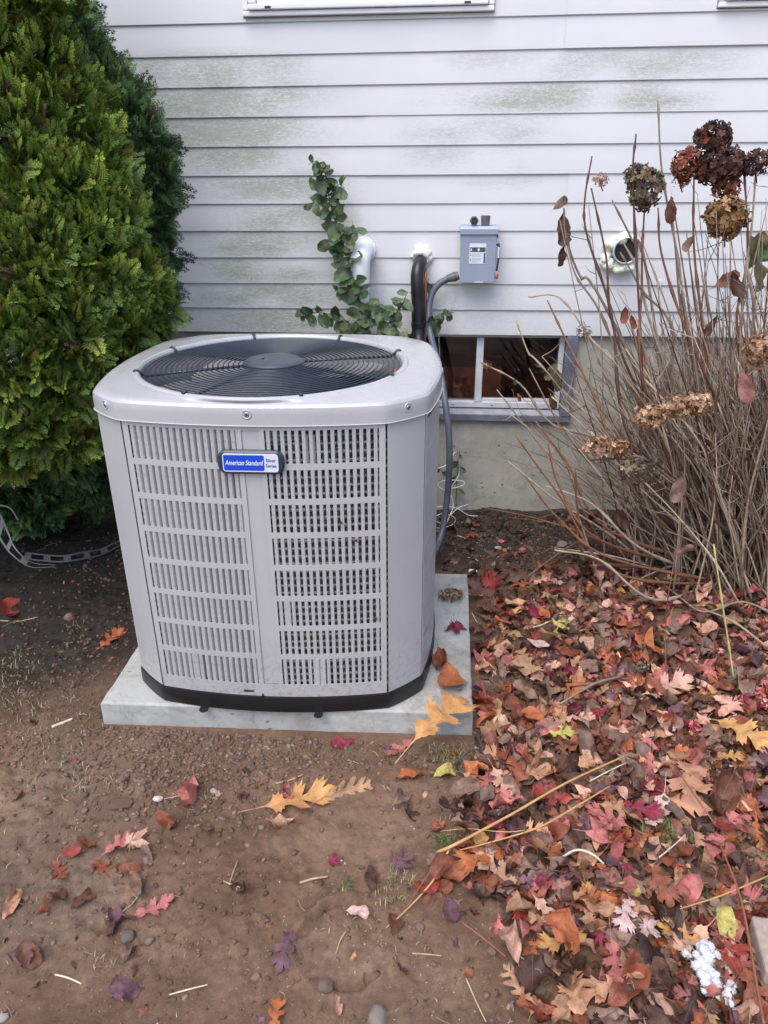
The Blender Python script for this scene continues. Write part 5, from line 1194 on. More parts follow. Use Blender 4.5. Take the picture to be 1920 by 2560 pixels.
gtube([(1395, 2150), (1440, 2125), (1480, 2135), (1510, 2160)], [.0022, .0026, .0026, .002], 'strawpale', 'dry_stalk', 'hooked pale twig in the middle of the litter', 'stalk', zs=[.045, .055, .055, .045])
ST = [((1238, 1530), (1335, 1538), 'white straw on the bare patch behind the litter', 'strawpale', .0024), ((1180, 1535), (1202, 1580), 'short white straw standing at the right edge of the pad', 'strawpale', .0022),
      ((1330, 1597), (1372, 1582), 'pale straw beside the small yellow maple leaf', 'strawpale', .0022), ((130, 1819), (182, 1800), 'short fat pale stick left of the pad front', 'strawpale', .0042),
      ((138, 2437), (205, 2463), 'pale straw lying flat at lower left', 'strawpale', .0019), ((425, 2490), (520, 2465), 'long pale straw near the bottom left centre', 'strawpale', .0016),
      ((345, 1358), (470, 1330), 'dim twig in the shade left of the unit', 'straw', .0016), ((690, 1960), (758, 1940), 'dry stem behind the large tan oak leaf', 'straw', .0022),
      ((595, 2155), (573, 2215), 'yellowish grass stem on the mud', 'straw', .0012), ((545, 2200), (600, 2218), 'thin bent stem touching the yellowish grass stem', 'straw', .0012),
      ((1170, 1392), (1195, 1405), 'tiny white straw behind the pad', 'strawpale', .0018), ((1143, 1338), (1194, 1358), 'thin pale straw on the dark soil near the conduit', 'strawpale', .0018),
      ((865, 2330), (840, 2385), 'pale green-tan blade below the silvery leaf scrap', 'straw', .0016), ((1030, 2388), (1105, 2393), 'yellow-green grass stem on the lower mud', 'straw', .0014),
      ((0, 1555), (95, 1545), 'thin root lying across the soil at the left edge', 'straw', .0018), ((1150, 2340), (1260, 2430), 'thin dark twig along the litter edge', 'redstalk', .0016),
      ((1165, 2450), (1215, 2560), 'thin tan twig near the bottom right centre', 'straw', .0016), ((750, 2210), (820, 2195), 'weathered splinter right of the bare mud', 'straw', .0026),
      ((410, 2000), (470, 1985), 'thin straw crossing the gravel', 'straw', .0012), ((300, 2290), (350, 2245), 'curved straw above the dark wrinkled leaf', 'straw', .0012),
      ((1470, 1985), (1560, 1940), 'straw poking out of the litter', 'strawpale', .0016), ((1640, 2180), (1700, 2130), 'pale twig between two oak leaves at right', 'strawpale', .0016)]
for a, b, lab, mt, rd in ST:
    mid = ((a[0]+b[0])/2+random.uniform(-4, 4), (a[1]+b[1])/2+random.uniform(-4, 4))
    gtube([a, mid, b], [rd, rd, rd*.8], mt, 'straw', lab, 'straw', .004 if b[0] < 1250 or a[1] < 1560 else .045)
gtube([(1500, 1735), (1412, 1737)], .006, 'redstalk', 'bark_piece', 'thick rolled tan bark piece in the upper litter', 'bark', .035)
# black plastic ring
P = GG(1176, 1925); m = MB(); A = [(.024*math.cos(t), .020*math.sin(t), .004*math.sin(t*2)+.012*(math.cos(t-1)+1)) for t in np.linspace(.5, 6.0, 30)]; m.tube(A, .0018, 6); m.box(.014, .024, -.014, -.006, .006, .012)
o = m.build('cable_tie', MAT['ink'], None); o.location = tuple(P+np.array([0, 0, .003])); o.scale = (1.5, 1.6, 1.5); tag(o, 'black plastic cable tie ring on the soil by the litter edge', 'cable tie')
# black tag and white fluff
rn = random.Random(4); path = [(1745, 2405), (1752, 2440), (1760, 2475), (1785, 2505), (1820, 2530)]
c0 = GG(1775, 2460); r = np.random.default_rng(4); bm = bmesh.new(); cen = []
for i in range(110):
    a = rn.randrange(4); t = rn.random(); px = path[a][0]*(1-t)+path[a+1][0]*t; py = path[a][1]*(1-t)+path[a+1][1]*t
    P = GG(px+rn.gauss(0, 12), py+rn.gauss(0, 9)); q_ = P-c0+np.array([0, 0, .030+rn.uniform(0, .020)]); cen.append(q_)
    bmesh.ops.create_icosphere(bm, subdivisions=2, radius=rn.uniform(.004, .0095), matrix=Matrix.Translation(tuple(q_)))
me = bpy.data.meshes.new('fluff'); bm.to_mesh(me); bm.free(); t_ = bpy.data.objects.new('t', me); COL.objects.link(t_)
md = t_.modifiers.new('r', 'REMESH'); md.mode = 'VOXEL'; md.voxel_size = .0015; bpy.context.view_layer.update()
me = bpy.data.meshes.new_from_object(t_.evaluated_get(bpy.context.evaluated_depsgraph_get())); bpy.data.objects.remove(t_)
co_ = np.array([v.co[:] for v in me.vertices]); nr_v = np.array([v.normal[:] for v in me.vertices])
co_ = co_+nr_v*(.0030*(vnoise(co_[:, 0]+co_[:, 2], co_[:, 1]-co_[:, 2]*.7, 260, 3)-.5)+.0030*(vnoise(co_[:, 0]-co_[:, 2], co_[:, 1], 520, 4)-.5))[:, None]
fl = MB(); fl.add(co_, [tuple(p.vertices) for p in me.polygons])
for i in range(1600):
    k_ = rn.randrange(len(co_)); p = co_[k_]; d = nr_v[k_]+np.array([rn.gauss(0, .5), rn.gauss(0, .5), rn.gauss(0, .5)]); d /= np.linalg.norm(d); e = np.array([rn.gauss(0, 1), rn.gauss(0, 1), rn.gauss(0, 1)])*.5; l = rn.uniform(.002, .006)
    s_ = np.cross(d, e); s_ *= .00022/(np.linalg.norm(s_)+1e-9); q1 = p+d*l*.5; q2 = p+(d+e)*l; fl.add([p-s_, p+s_, q1+s_, q1-s_, q2], [(0, 1, 2, 3), (3, 2, 4)])
o = fl.build('fluff', MAT['cotton'], None, smooth=True); o.location = tuple(c0)
tag(o, 'clump of white fibre fluff on the leaves at the lower right', 'fluff')
# hairs of the fluff
# grass
def grass(n_list, seed, name, label, cols):
    r = np.random.default_rng(seed); V = []; Fa = []; C = []; k = 0
    for (px, py, rad, n, hgt) in n_list:
        P0 = GG(px, py)
        for i in range(n):
            x = P0[0]+r.normal(0, rad); y = P0[1]+r.normal(0, rad*.8)
            if on_pad(np.array(x), np.array(y), .003): continue
            z = gz(x, y)-.002; a = r.uniform(0, 6.28); h = hgt*r.uniform(.4, 1.1); ln_ = h*r.uniform(.2, 1.3); w = r.uniform(.0006, .0013)
            d = np.array([math.cos(a), math.sin(a), 0]); s = np.array([-d[1], d[0], 0])*w
            p0 = np.array([x, y, z]); p1 = p0+d*ln_*.35+np.array([0, 0, h*.7]); p2 = p0+d*ln_+np.array([0, 0, h*r.uniform(.5, 1)])
            V += [p0-s, p0+s, p1+s*.8, p1-s*.8, p2+s*.1, p2-s*.1]; Fa += [(k, k+1, k+2, k+3), (k+3, k+2, k+4, k+5)]; k += 6
            c = np.array(cols[r.integers(len(cols))])*r.uniform(.7, 1.2); C += [c]*6
    o = bulk(name, np.array(V), np.array(Fa), np.array(C), MAT['vcol']); o['kind'] = 'stuff'; return tag(o, label, 'grass')
grass([(1135, 1890, .028, 230, .022), (1100, 1880, .02, 90, .02), (1190, 1990, .02, 90, .02), (60, 1830, .10, 260, .018), (30, 1740, .05, 120, .02), (150, 1900, .06, 70, .015), (230, 1960, .04, 60, .02), (60, 1690, .05, 60, .02), (40, 1660, .05, 80, .02), (500, 2000, .02, 30, .02),
       (960, 2240, .02, 70, .018), (1000, 2200, .012, 40, .02), (260, 2400, .02, 40, .014), (1130, 2080, .03, 70, .018), (190, 1560, .03, 40, .015), (100, 2150, .1, 60, .014), (950, 2330, .04, 70, .012), (900, 2480, .2, 120, .010), (300, 2450, .25, 130, .010), (1250, 2450, .08, 90, .012)], 5, 'dry_grass', 'sparse dry grass tufts on the soil', [(.25, .22, .10), (.34, .28, .15), (.16, .19, .06), (.40, .34, .22)])
grass([(860, 2220, .008, 26, .02), (1700, 2110, .03, 110, .05), (1900, 2190, .04, 120, .05), (1800, 2280, .03, 80, .03), (1130, 2108, .02, 50, .02), (1840, 2380, .05, 60, .03), (1100, 2110, .012, 40, .022)], 6, 'green_grass', 'short green grass blades growing through the litter and soil', [(.09, .16, .035), (.14, .22, .05), (.07, .12, .04)])
# needles, straws, root hairs: fine debris joined
r = np.random.default_rng(15); m = MB()
for i in range(620):
    if i % 3: x, y = r.uniform(-1.7, 1.4), r.uniform(-2.95, -.1)
    else: x, y = r.uniform(.1, 1.3), r.uniform(-2.6, -.2)
    if on_pad(np.array(x), np.array(y), .01): continue
    a = r.uniform(0, 6.28); l = r.uniform(.008, .040); z = gz(x, y)+.0025+(.02 if x > .15 and y < -.7 else 0); b = r.normal(0, .3)
    m.tube([(x, y, z), (x+l*.5*math.cos(a), y+l*.5*math.sin(a), z+r.uniform(0, .004)), (x+l*math.cos(a+b), y+l*math.sin(a+b), z+.001)], [.0007, .0008, .0005], 4, col=np.array([(.34, .26, .17), (.18, .12, .08), (.45, .37, .26)][r.integers(3)])*r.uniform(.6, 1.2), cap=False)
o = m.build('fine_debris', MAT['vcol'], None, color_attr=True); tag(o, 'fine straws and rootlets strewn over the ground', 'debris', kind='stuff')

# ================================================================== CURLED LADDER-LIKE STRIP AT LEFT
def strip_thing(ptsA, ptsB, ys, label):
    pass
ls = thing('edging_strip', 'curled pale slotted metal strip lying on the soil at the left edge', 'metal strip', tuple(GG(60, 1400)))
A = [W(-40, 1235, -1.0), W(0, 1282, -1.05), W(22, 1330, -1.1), W(40, 1370, -1.14), W(80, 1405, -1.17), W(140, 1412, -1.2)]
B = [W(-50, 1275, -1.0), W(-12, 1330, -1.08), W(8, 1362, -1.12), W(30, 1388, -1.16), W(75, 1418, -1.2), W(138, 1418, -1.22)]
A = [np.array([p[0], p[1], max(p[2], .03)]) for p in A]; B = [np.array([p[0], p[1], max(p[2], .012)]) for p in B]
PA, _ = resample(np.array(A), np.ones(len(A)), 6); PB, _ = resample(np.array(B), np.ones(len(B)), 6)
def ribbon(P, Q, name, mat, par):
    m = MB(); n = len(P); V = []
    for p, q in zip(P, Q):
        d = (q-p); nn = np.array([-.6, -.6, .5])*.0012; V += [p, q, q+nn, p+nn]
    m.add(V, [(i*4+j, i*4+(j+1) % 4, i*4+4+(j+1) % 4, i*4+4+j) for i in range(n-1) for j in range(4)]+[(3, 2, 1, 0), (4*n-4, 4*n-3, 4*n-2, 4*n-1)]); return at_origin(m.build(name, mat, None), par)
ribbon(PA, PA+(PB-PA)*.16, 'rail', MAT['lath'], ls); ribbon(PA+(PB-PA)*.84, PB, 'rail', MAT['lath'], ls)
for i in range(0, len(PA)-3, 7): ribbon(PA[i:i+3]+(PB-PA)[i:i+3]*.10, PA[i:i+3]+(PB-PA)[i:i+3]*.9, 'cross_plate', MAT['lath'], ls)
ls2 = thing('edging_strip', 'dark slotted strip half buried left of the unit', 'metal strip', tuple(GG(170, 1395)))
A = [G(65, 1380, .03), G(110, 1385, .03), G(160, 1388, .028), G(210, 1378, .025), G(250, 1372, .02), G(300, 1350, .015)]; B = [G(60, 1398, .012), G(110, 1404, .012), G(160, 1406, .010), G(212, 1398, .01), G(255, 1388, .008), G(305, 1362, .004)]
PA, _ = resample(np.array(A), np.ones(len(A)), 6); PB, _ = resample(np.array(B), np.ones(len(B)), 6)
ribbon(PA, PA+(PB-PA)*.2, 'rail', MAT['lath'], ls2); ribbon(PA+(PB-PA)*.8, PB, 'rail', MAT['lath'], ls2)
for i in range(0, len(PA)-3, 6): ribbon(PA[i:i+3]+(PB-PA)[i:i+3]*.15, PA[i:i+3]+(PB-PA)[i:i+3]*.85, 'cross_plate', MAT['lath'], ls2)

# ================================================================== LEAFY SAPLING BEHIND THE UNIT
gA = [leaf_arrays('green', s, 1.1) for s in range(6)]; gM = [leaf_mesh(a, 'leaf', MAT['green']) for a in gA]
base = W(925, 900, -.22)
sap = thing('sapling', 'leafy green sapling growing up the siding behind the unit', 'sapling', (base[0], base[1], gz(base[0], base[1])))
def branch(pts, parent, r0, r1, mat='green', nleaf=10, size=.05, seed=0, start=.1, col=(.078, .140, .066), stemcol=(.05, .04, .03), tipcluster=True):
    rn = random.Random(seed); P = np.array([W(*p) if len(p) == 3 else p for p in pts]); rad = np.linspace(r0, r1, len(P)); P2, R2 = resample(P, rad, 6)
    m = MB(); m.tube(P2, R2, 7, col=stemcol); at_origin(m.build('stem', MAT['bark'], None, smooth=True, color_attr=True), parent)
    for i in range(nleaf):
        t = start+(1-start)*(i+.3*rn.random())/nleaf; idx = min(len(P2)-2, int(t*(len(P2)-1))); p = P2[idx]; T = P2[idx+1]-p; T /= np.linalg.norm(T)
        side = 1 if i % 2 else -1; n = np.array([-T[2], 0, T[0]])*side
        d = n*rn.uniform(.35, 1.1)+T*rn.uniform(-.5, .6)+np.array([rn.gauss(0, .35), rn.uniform(-.8, .2), rn.uniform(-1.1, .1)]); d /= np.linalg.norm(d)
        up = np.array([rn.uniform(-.35, .35), -1.0, rn.uniform(.2, .9)]); up = up-d*(up@d); up /= np.linalg.norm(up); s = np.cross(up, d)
        sz = size*rn.uniform(.7, 1.25)*(.75+.5*math.sin(math.pi*t)); Mx = Matrix(((d[0], s[0], up[0], 0), (d[1], s[1], up[1], 0), (d[2], s[2], up[2], 0), (0, 0, 0, 1)))
        o = link('leaf', rn.choice(gM)); o.parent = parent; q = p+d*sz*rn.uniform(.15, .42)
        o.matrix_parent_inverse = Matrix.Translation(parent.location).inverted(); o.matrix_basis = Matrix.Translation(Vector(q))@Mx@Matrix.Diagonal((sz, sz*rn.uniform(.85, 1.1), sz, 1))
        k = rn.uniform(.55, 1.45); o.color = (col[0]*k*rn.uniform(.8, 1.3), col[1]*k, col[2]*k, 1)
branch([(930, 960, -.22), (918, 850, -.2), (905, 780, -.17), (885, 700, -.16), (862, 625, -.13), (838, 550, -.12), (822, 490, -.12), (815, 440, -.12), (800, 412, -.13)], sap, .005, .0015, nleaf=36, size=.066, seed=1, start=.22)
branch([(880, 690, -.16), (900, 720, -.17), (925, 735, -.19)], sap, .002, .001, nleaf=6, size=.055, seed=11)
branch([(838, 550, -.12), (812, 520, -.13), (790, 505, -.14), (770, 520, -.15)], sap, .002, .001, nleaf=5, size=.05, seed=12)
branch([(895, 750, -.16), (860, 720, -.17), (835, 730, -.18)], sap, .002, .001, nleaf=7, size=.056, seed=21)
branch([(862, 625, -.13), (835, 600, -.14), (818, 615, -.15)], sap, .002, .001, nleaf=6, size=.06, seed=22)
branch([(822, 490, -.12), (845, 462, -.13), (862, 470, -.14)], sap, .0018, .001, nleaf=5, size=.058, seed=23)
branch([(815, 450, -.12), (785, 440, -.13), (770, 455, -.14)], sap, .0018, .001, nleaf=4, size=.054, seed=24)
branch([(800, 412, -.13), (790, 402, -.13), (770, 412, -.14)], sap, .0015, .0008, nleaf=3, size=.045, seed=25)
branch([(852, 590, -.12), (880, 570, -.14), (892, 590, -.15)], sap, .002, .001, nleaf=7, size=.058, seed=13)
branch([(915, 850, -.2), (870, 805, -.2), (820, 785, -.2), (775, 782, -.2), (745, 790, -.2)], sap, .003, .001, nleaf=18, size=.055, seed=2)
branch([(850, 870, -.22), (880, 835, -.22), (900, 800, -.22), (930, 790, -.22)], sap, .003, .001, nleaf=18, size=.060, seed=3)
branch([(960, 960, -.22), (952, 830, -.2), (950, 780, -.19), (945, 745, -.19)], sap, .003, .001, nleaf=16, size=.058, seed=4)
branch([(955, 830, -.2), (985, 790, -.19), (1005, 760, -.18), (1020, 728, -.18)], sap, .0025, .001, nleaf=14, size=.052, seed=5)
branch([(955, 860, -.2), (985, 840, -.2), (1020, 830, -.2)], sap, .0025, .001, nleaf=12, size=.056, seed=6)
branch([(1040, 900, -.14), (1062, 830, -.12), (1085, 795, -.1), (1115, 780, -.09), (1135, 782, -.09)], sap, .0025, .001, nleaf=7, size=.058, seed=7, start=.35)
branch([(1060, 760, -.06), (1066, 720, -.07), (1072, 695, -.07)], sap, .0015, .001, nleaf=3, size=.05, seed=8)
iv = thing('ivy_sprig', 'small ivy sprig clinging to the foundation beside the conduit', 'ivy', (W(1140, 1250, 0)[0], -.02, -.03))
branch([(1138, 1300, -.02), (1142, 1210, -.015), (1145, 1160, -.02), (1150, 1125, -.02)], iv, .0016, .001, nleaf=5, size=.042, seed=9, start=.3)
branch([(1096, 1160, -.1), (1105, 1180, -.1), (1110, 1200, -.1)], iv, .0012, .001, nleaf=2, size=.04, seed=10, col=(.06, .055, .02))

# ================================================================== HYDRANGEA
hb = G(1850, 1440, -.02)
hy = thing('hydrangea_shrub', 'bare hydrangea shrub with tan and red stems and dried brown flower heads', 'shrub', (hb[0], hb[1], -.02))
rn = random.Random(21)
TAN = [(.30, .225, .16), (.36, .28, .21), (.22, .165, .125), (.16, .115, .085), (.40, .32, .24)]; RED = [(.16, .065, .042), (.21, .095, .055), (.10, .045, .035)]; ORG = [(.22, .115, .065)]
def stem(pts, r0, r1, col, nodes=True, k=6, name='stem'):
    P = np.array(pts); rad = np.linspace(r0, r1, len(P)); P2, R2 = resample(P, rad, k); 
    if nodes:
        for j in range(3+rn.randrange(3), len(R2)-1, 6): R2[j] *= 1.65
    cc = np.repeat(np.array(col)[None]*np.linspace(1.0, 1.15, len(P2))[:, None], 6, 0)
    m = MB(); m.tube(P2, R2, 6, col=cc); return at_origin(m.build(name, MAT['bark'], None, smooth=True, color_attr=True), hy)
def basept(a=None):
    a = rn.uniform(0, 6.28); d = abs(rn.gauss(0, .13)); x, y = hb[0]+d*math.cos(a)*1.35-.03, hb[1]+d*math.sin(a)*.9; return np.array([x, y, gz(x, y)-.01])
def hero_stem(tip, y, col, r0=.0052, r1=.0025, sag=0.0, via=None):
    b = basept(); t = W(tip[0], tip[1], y)
    if via: v = [W(*p) for p in via]
    else:
        v = [b*.62+t*.38+np.array([0, 0, .05+sag]), b*.3+t*.7+np.array([0, 0, .035+sag])]
    stem([b]+v+[t], r0, r1, col); return t
RD, TN, OR_ = RED[0], TAN[0], ORG[0]
HS = [((1590, 335), -.62, RED[2], [(1625, 1250, -.72), (1605, 900, -.70), (1583, 470, -.64)]), ((1605, 1010), -.62, RED[2], None),
      ((1480, 390), -.55, RED[2], [(1590, 1130, -.70), (1530, 790, -.62), (1468, 590, -.58), (1462, 500, -.56)]),
      ((1478, 470), -.5, RED[2], [(1560, 900, -.6), (1515, 640, -.52)]), ((1612, 500), -.62, RED[0], [(1618, 1000, -.72), (1605, 700, -.66)]),
      ((1645, 250), -.5, TAN[2], [(1735, 900, -.6), (1690, 620, -.55), (1655, 430, -.52)]), ((1645, 520), -.55, RED[0], [(1760, 930, -.66), (1660, 660, -.6)]),
      ((1735, 440), -.55, RED[0], [(1760, 850, -.6), (1735, 620, -.57)]), ((1860, 420), -.55, RED[0], [(1850, 900, -.65), (1870, 640, -.6)]), ((1890, 420), -.55, TAN[0], [(1850, 900, -.66), (1880, 560, -.58)]),
      ((1368, 750), -.7, OR_, [(1600, 1250, -.75), (1480, 980, -.74), (1420, 860, -.72)]), ((1320, 742), -.45, TAN[1], [(1600, 1000, -.6), (1480, 850, -.52), (1400, 745, -.46)]),
      ((1290, 800), -.35, TAN[1], [(1560, 1120, -.5), (1430, 1000, -.42), (1340, 900, -.38), (1320, 880, -.37)]), ((1200, 905), -.35, TAN[0], [(1540, 1130, -.5), (1380, 1060, -.42), (1300, 960, -.38)]),
      ((1418, 610), -.5, TAN[2], [(1600, 1000, -.6), (1500, 780, -.55), (1440, 690, -.52)]), ((1410, 520), -.48, TAN[2], [(1520, 780, -.55), (1450, 690, -.5), (1415, 590, -.49)]),
      ((1290, 1090), -.9, RED[1], [(1560, 1440, -.86), (1400, 1240, -.88)]), ((1312, 1190), -.95, RED[1], [(1540, 1400, -.9), (1400, 1300, -.92)]), ((1370, 1110), -.85, RED[1], [(1500, 1350, -.86), (1400, 1220, -.86)]),
      ((1438, 1170), -.85, RED[0], [(1480, 1400, -.86), (1445, 1280, -.86)]), ((1365, 1215), -.85, TAN[1], [(1600, 1370, -.85), (1480, 1260, -.85)]),
      ((1480, 1150), -.92, TAN[3], [(1650, 1175, -.9), (1560, 1148, -.9)]), ((1555, 600), -.5, TAN[1], [(1640, 850, -.6), (1600, 690, -.55)]), ((1550, 630), -.55, TAN[3], [(1680, 900, -.65), (1600, 720, -.6)]),
      ((1530, 500), -.5, TAN[2], [(1620, 700, -.56), (1580, 600, -.52)]), ((1386, 1375), -1.0, TAN[1], [(1640, 1500, -.95), (1500, 1400, -.98)]), ((1340, 1055), -.8, RED[1], [(1530, 1330, -.8), (1420, 1160, -.8)])]
for tip, y, col, via in HS: hero_stem(tip, y, col, .0055, .0024, via=via)
# many more, fanned out from the crown
n_st = 0
def fan_stem():
    d = rn.gauss(.03, .19); x = hb[0]+d+.03; y = hb[1]+rn.gauss(0, .10); b = np.array([x, y, gz(x, y)-.01])
    ln_ = rn.uniform(.45, .98); ln_ *= (1.28 if (hi := rn.random() < .22) else 1.0); th = math.radians(rn.gauss(96, 12) if hi else rn.choice([rn.gauss(122, 12), rn.gauss(113, 12), rn.gauss(102, 14), rn.gauss(86, 15)])+(8 if d < 0 else -4))
    t = b+np.array([math.cos(th)*ln_, rn.gauss(.02, .16)*ln_, math.sin(th)*ln_*1.12]); t[1] = min(t[1], -.04)
    if t[2] > 1.40: t[2] = 1.40-rn.random()*.25
    return b, t
def one_stem(tiny=False):
    b, t = fan_stem()
    col = np.array(rn.choice(RED+ORG) if rn.random() < .13 else rn.choice(TAN))*rn.uniform(.85, 1.3)
    bend = np.array([rn.uniform(-.03, .06), rn.uniform(-.03, .03), rn.uniform(.0, .07)])
    v1 = b*.66+t*.34+bend; v2 = b*.33+t*.67+bend*.8+np.array([rn.gauss(0, .016), rn.gauss(0, .016), 0]); return b, v1, v2, t, col
for i in range(240):
    b, v1, v2, t, col = one_stem(); stem([b, v1, v2, t], rn.uniform(.0030, .0050), rn.uniform(.0015, .0028), col, k=4)
mf = MB()
for i in range(780):
    b, v1, v2, t, col = one_stem(); P2, R2 = resample(np.array([b, v1, v2, t]), np.linspace(rn.uniform(.0026, .0042), .0013, 4), 4)
    mf.tube(P2, R2, 5, col=col)
    for j in range(2):
        q_ = P2[rn.randrange(6, len(P2))]; d_ = np.array([rn.gauss(-.3, 1), rn.gauss(0, 1), rn.gauss(.8, .7)]); d_ /= np.linalg.norm(d_); l_ = rn.uniform(.03, .12); mf.tube([q_, q_+d_*l_*.6, q_+d_*l_+np.array([0, 0, .01])], [.0014, .0011, .0007], 4, col=col, cap=False)
o = at_origin(mf.build('twigs', MAT['bark'], None, smooth=True, color_attr=True), hy); o['kind'] = 'stuff'
# low fallen and broken ones to the left
for tip, bs, col in (((1385, 1370), (1700, 1440), TAN[1]), ((1320, 1440), (1500, 1330), TAN[3]), ((1560, 1465), (1760, 1400), TAN[0]), ((1510, 1225), (1760, 1330), TAN[1]), ((1520, 1370), (1620, 1385), TAN[3]), ((1750, 1520), (1920, 1620), TAN[0]), ((1760, 1350), (1930, 1500), TAN[2]), ((1400, 1760), (1560, 1690), TAN[2])):
    a = G(*tip, .05); b = G(*bs, .03); stem([b, (a+b)/2+np.array([0, 0, .02]), a], .0042, .0028, col, k=4)
a = G(1920, 1560, .04); stem([G(1980, 1560, .03), G(1860, 1505, .07), G(1760, 1530, .05), G(1690, 1485, .04), G(1600, 1415, .03)], .0042, .003, TAN[2])
stem([G(1835, 1700, .03), W(1820, 1600, -1.25), W(1800, 1470, -1.2), W(1784, 1360, -1.15)], .0028, .0022, (.38, .34, .14))
stem([G(1665, 1700, .02), W(1664, 1560, -1.2), W(1672, 1480, -1.2), W(1690, 1380, -1.15)], .0022, .0012, RED[0])
# flower heads
def petals(n, seed, cols, shape=(1, 1, 1), psz=.24, hollow=.35):
    r = np.random.default_rng(seed); V = []; Fa = []; C = []; k = 0
    for i in range(n):
        d = r.normal(0, 1, 3); d /= np.linalg.norm(d); rad = r.uniform(hollow, 1)**.5
        c = d*rad*np.array(shape); up = d+r.normal(0, .45, 3); up /= np.linalg.norm(up); a = np.cross(up, r.normal(0, 1, 3)); a /= np.linalg.norm(a); b = np.cross(up, a)
        col = np.array(cols[r.integers(len(cols))])*r.uniform(.6, 1.35)
        for q in range(4):
            t = q*math.pi/2+r.uniform(-.2, .2); e = a*math.cos(t)+b*math.sin(t); f = -a*math.sin(t)+b*math.cos(t); s = psz*r.uniform(.7, 1.2); cu = r.uniform(-.5, .6)
            p0 = c; p1 = c+e*s*.55+f*s*.42+up*s*.12; p2 = c+e*s+up*s*cu*.6; p3 = c+e*s*.55-f*s*.42+up*s*.12; pm = c+e*s*.6-up*s*.10
            V += [p0, p1, p2, p3, pm]; Fa += [(k, k+1, k+4), (k+1, k+2, k+4), (k+2, k+3, k+4), (k+3, k, k+4)]; k += 5; C += [col]*5
    return np.array(V), np.array(Fa), np.array(C)
BRN = [(.24, .115, .055), (.33, .17, .08), (.16, .07, .04), (.42, .25, .13)]; DRK = [(.095, .060, .055), (.14, .075, .06), (.06, .05, .055), (.18, .08, .06)]; GLD = [(.36, .22, .10), (.28, .15, .07), (.45, .30, .16), (.20, .11, .06)]
REDB = [(.26, .085, .045), (.20, .06, .04), (.34, .13, .07)]; TANF = [(.50, .32, .20), (.42, .25, .15), (.30, .16, .09), (.56, .38, .26)]; GRY = [(.16, .13, .10), (.24, .19, .12), (.12, .09, .08), (.30, .22, .14)]
def head(px, py, rp, y, cols, seed, n=120, sq=(1, 1, 1), parent=None, name='flower_head', psz=.24, stub=True):
    P = W(px, py, y); rad = rp*.98/ppm(P); n = int(n*1.6); m = MB()
    b = P+np.array([.01, 0, -rad*1.3]); m.tube([b, P+np.array([0, 0, -rad*.5]), P], [.0025, .002, .0015], 6, col=(.16, .09, .05))
    rr = random.Random(seed)
    for i in range(9):
        d = np.array([rr.gauss(0, 1), rr.gauss(0, 1), rr.gauss(.3, 1)]); d /= np.linalg.norm(d); m.tube([P+np.array([0, 0, -rad*.5]), P+d*rad*.45*np.array(sq), P+d*rad*.8*np.array(sq)], [.0014, .001, .0007], 4, col=(.18, .10, .06), cap=False)
    h = m.build(name, MAT['bark'], None, smooth=True, color_attr=True)
    if parent: at_origin(h, parent)
    V, Fa, C = petals(n, seed, cols, sq, psz)
    pt = bulk('petals', V*rad+P, Fa, C, MAT['petal'], h); pt['kind'] = 'stuff'; return h
HD = [(1612, 470, 46, -.62, GRY, 150, (1, 1, 1.2)), (1590, 440, 32, -.60, GRY, 60, (1, 1, 1)), (1715, 410, 38, -.56, REDB, 110, (1, 1, 1.1)), (1785, 345, 44, -.56, DRK+REDB[:1], 120, (1.1, 1, .9)), (1800, 415, 54, -.56, DRK, 170, (1.25, 1, .9)),
      (1818, 468, 36, -.56, REDB, 80, (1.1, 1, .8)), (1816, 545, 54, -.60, GLD, 210, (1, 1, .95)), (1893, 405, 38, -.56, DRK, 90, (1, 1, .8)), (1502, 450, 20, -.52, TANF, 32, (1, 1, .9)), (1702, 450, 22, -.52, TANF, 30, (1.2, 1, .9)),
      (1628, 1040, 36, -.98, TANF, 90, (1.3, 1, .9)), (1690, 1015, 34, -.98, TANF, 80, (1.2, 1, .9)), (1745, 1008, 36, -.98, TANF, 100, (1.0, 1, .9)), (1500, 1115, 36, -.92, TANF, 80, (1.2, 1, .7)), (1545, 1120, 30, -.92, BRN, 60, (1, 1, .8)),
      (1900, 880, 40, -.95, TANF, 110, (1, 1, 1.2)), (1461, 828, 22, -.5, [(.45, .40, .36)], 26, (1.1, 1, .7)), (1218, 912, 14, -.35, BRN, 22, (1.2, 1, .9)), (1597, 1180, 40, -.95, GRY, 50, (1.3, 1, .9))]
for i, (px, py, rp, y, cols, n, sq) in enumerate(HD): head(px, py, rp, y, cols, 100+i, n, sq, hy)
fh = head(1128, 1487, 30, W(1128, 1487, 0)[1], GLD, 200, 2) if False else None
Pp = G(1128, 1487, .085)
def loose_head(P, rad, cols, seed, n, sq, label):
    V, Fa, C = petals(n, seed, cols, sq, .2); V = V*rad; o = bulk('fallen_flower_head', V, Fa, C, MAT['petal']); o.location = tuple(P); o['kind'] = 'stuff' if False else 'thing'
    del o['kind']; return tag(o, label, 'flower head')
loose_head(Pp, .028, GLD+BRN, 201, 170, (1.7, 1.0, .75), 'dried brown hydrangea flower head fallen on the pad behind the unit')
loose_head(GG(1600, 1705)+np.array([0, 0, .05]), .018, [(.35, .32, .26), (.22, .2, .15)], 202, 60, (1, .8, 1.2), 'small grey dried flower head on the litter below the shrub')
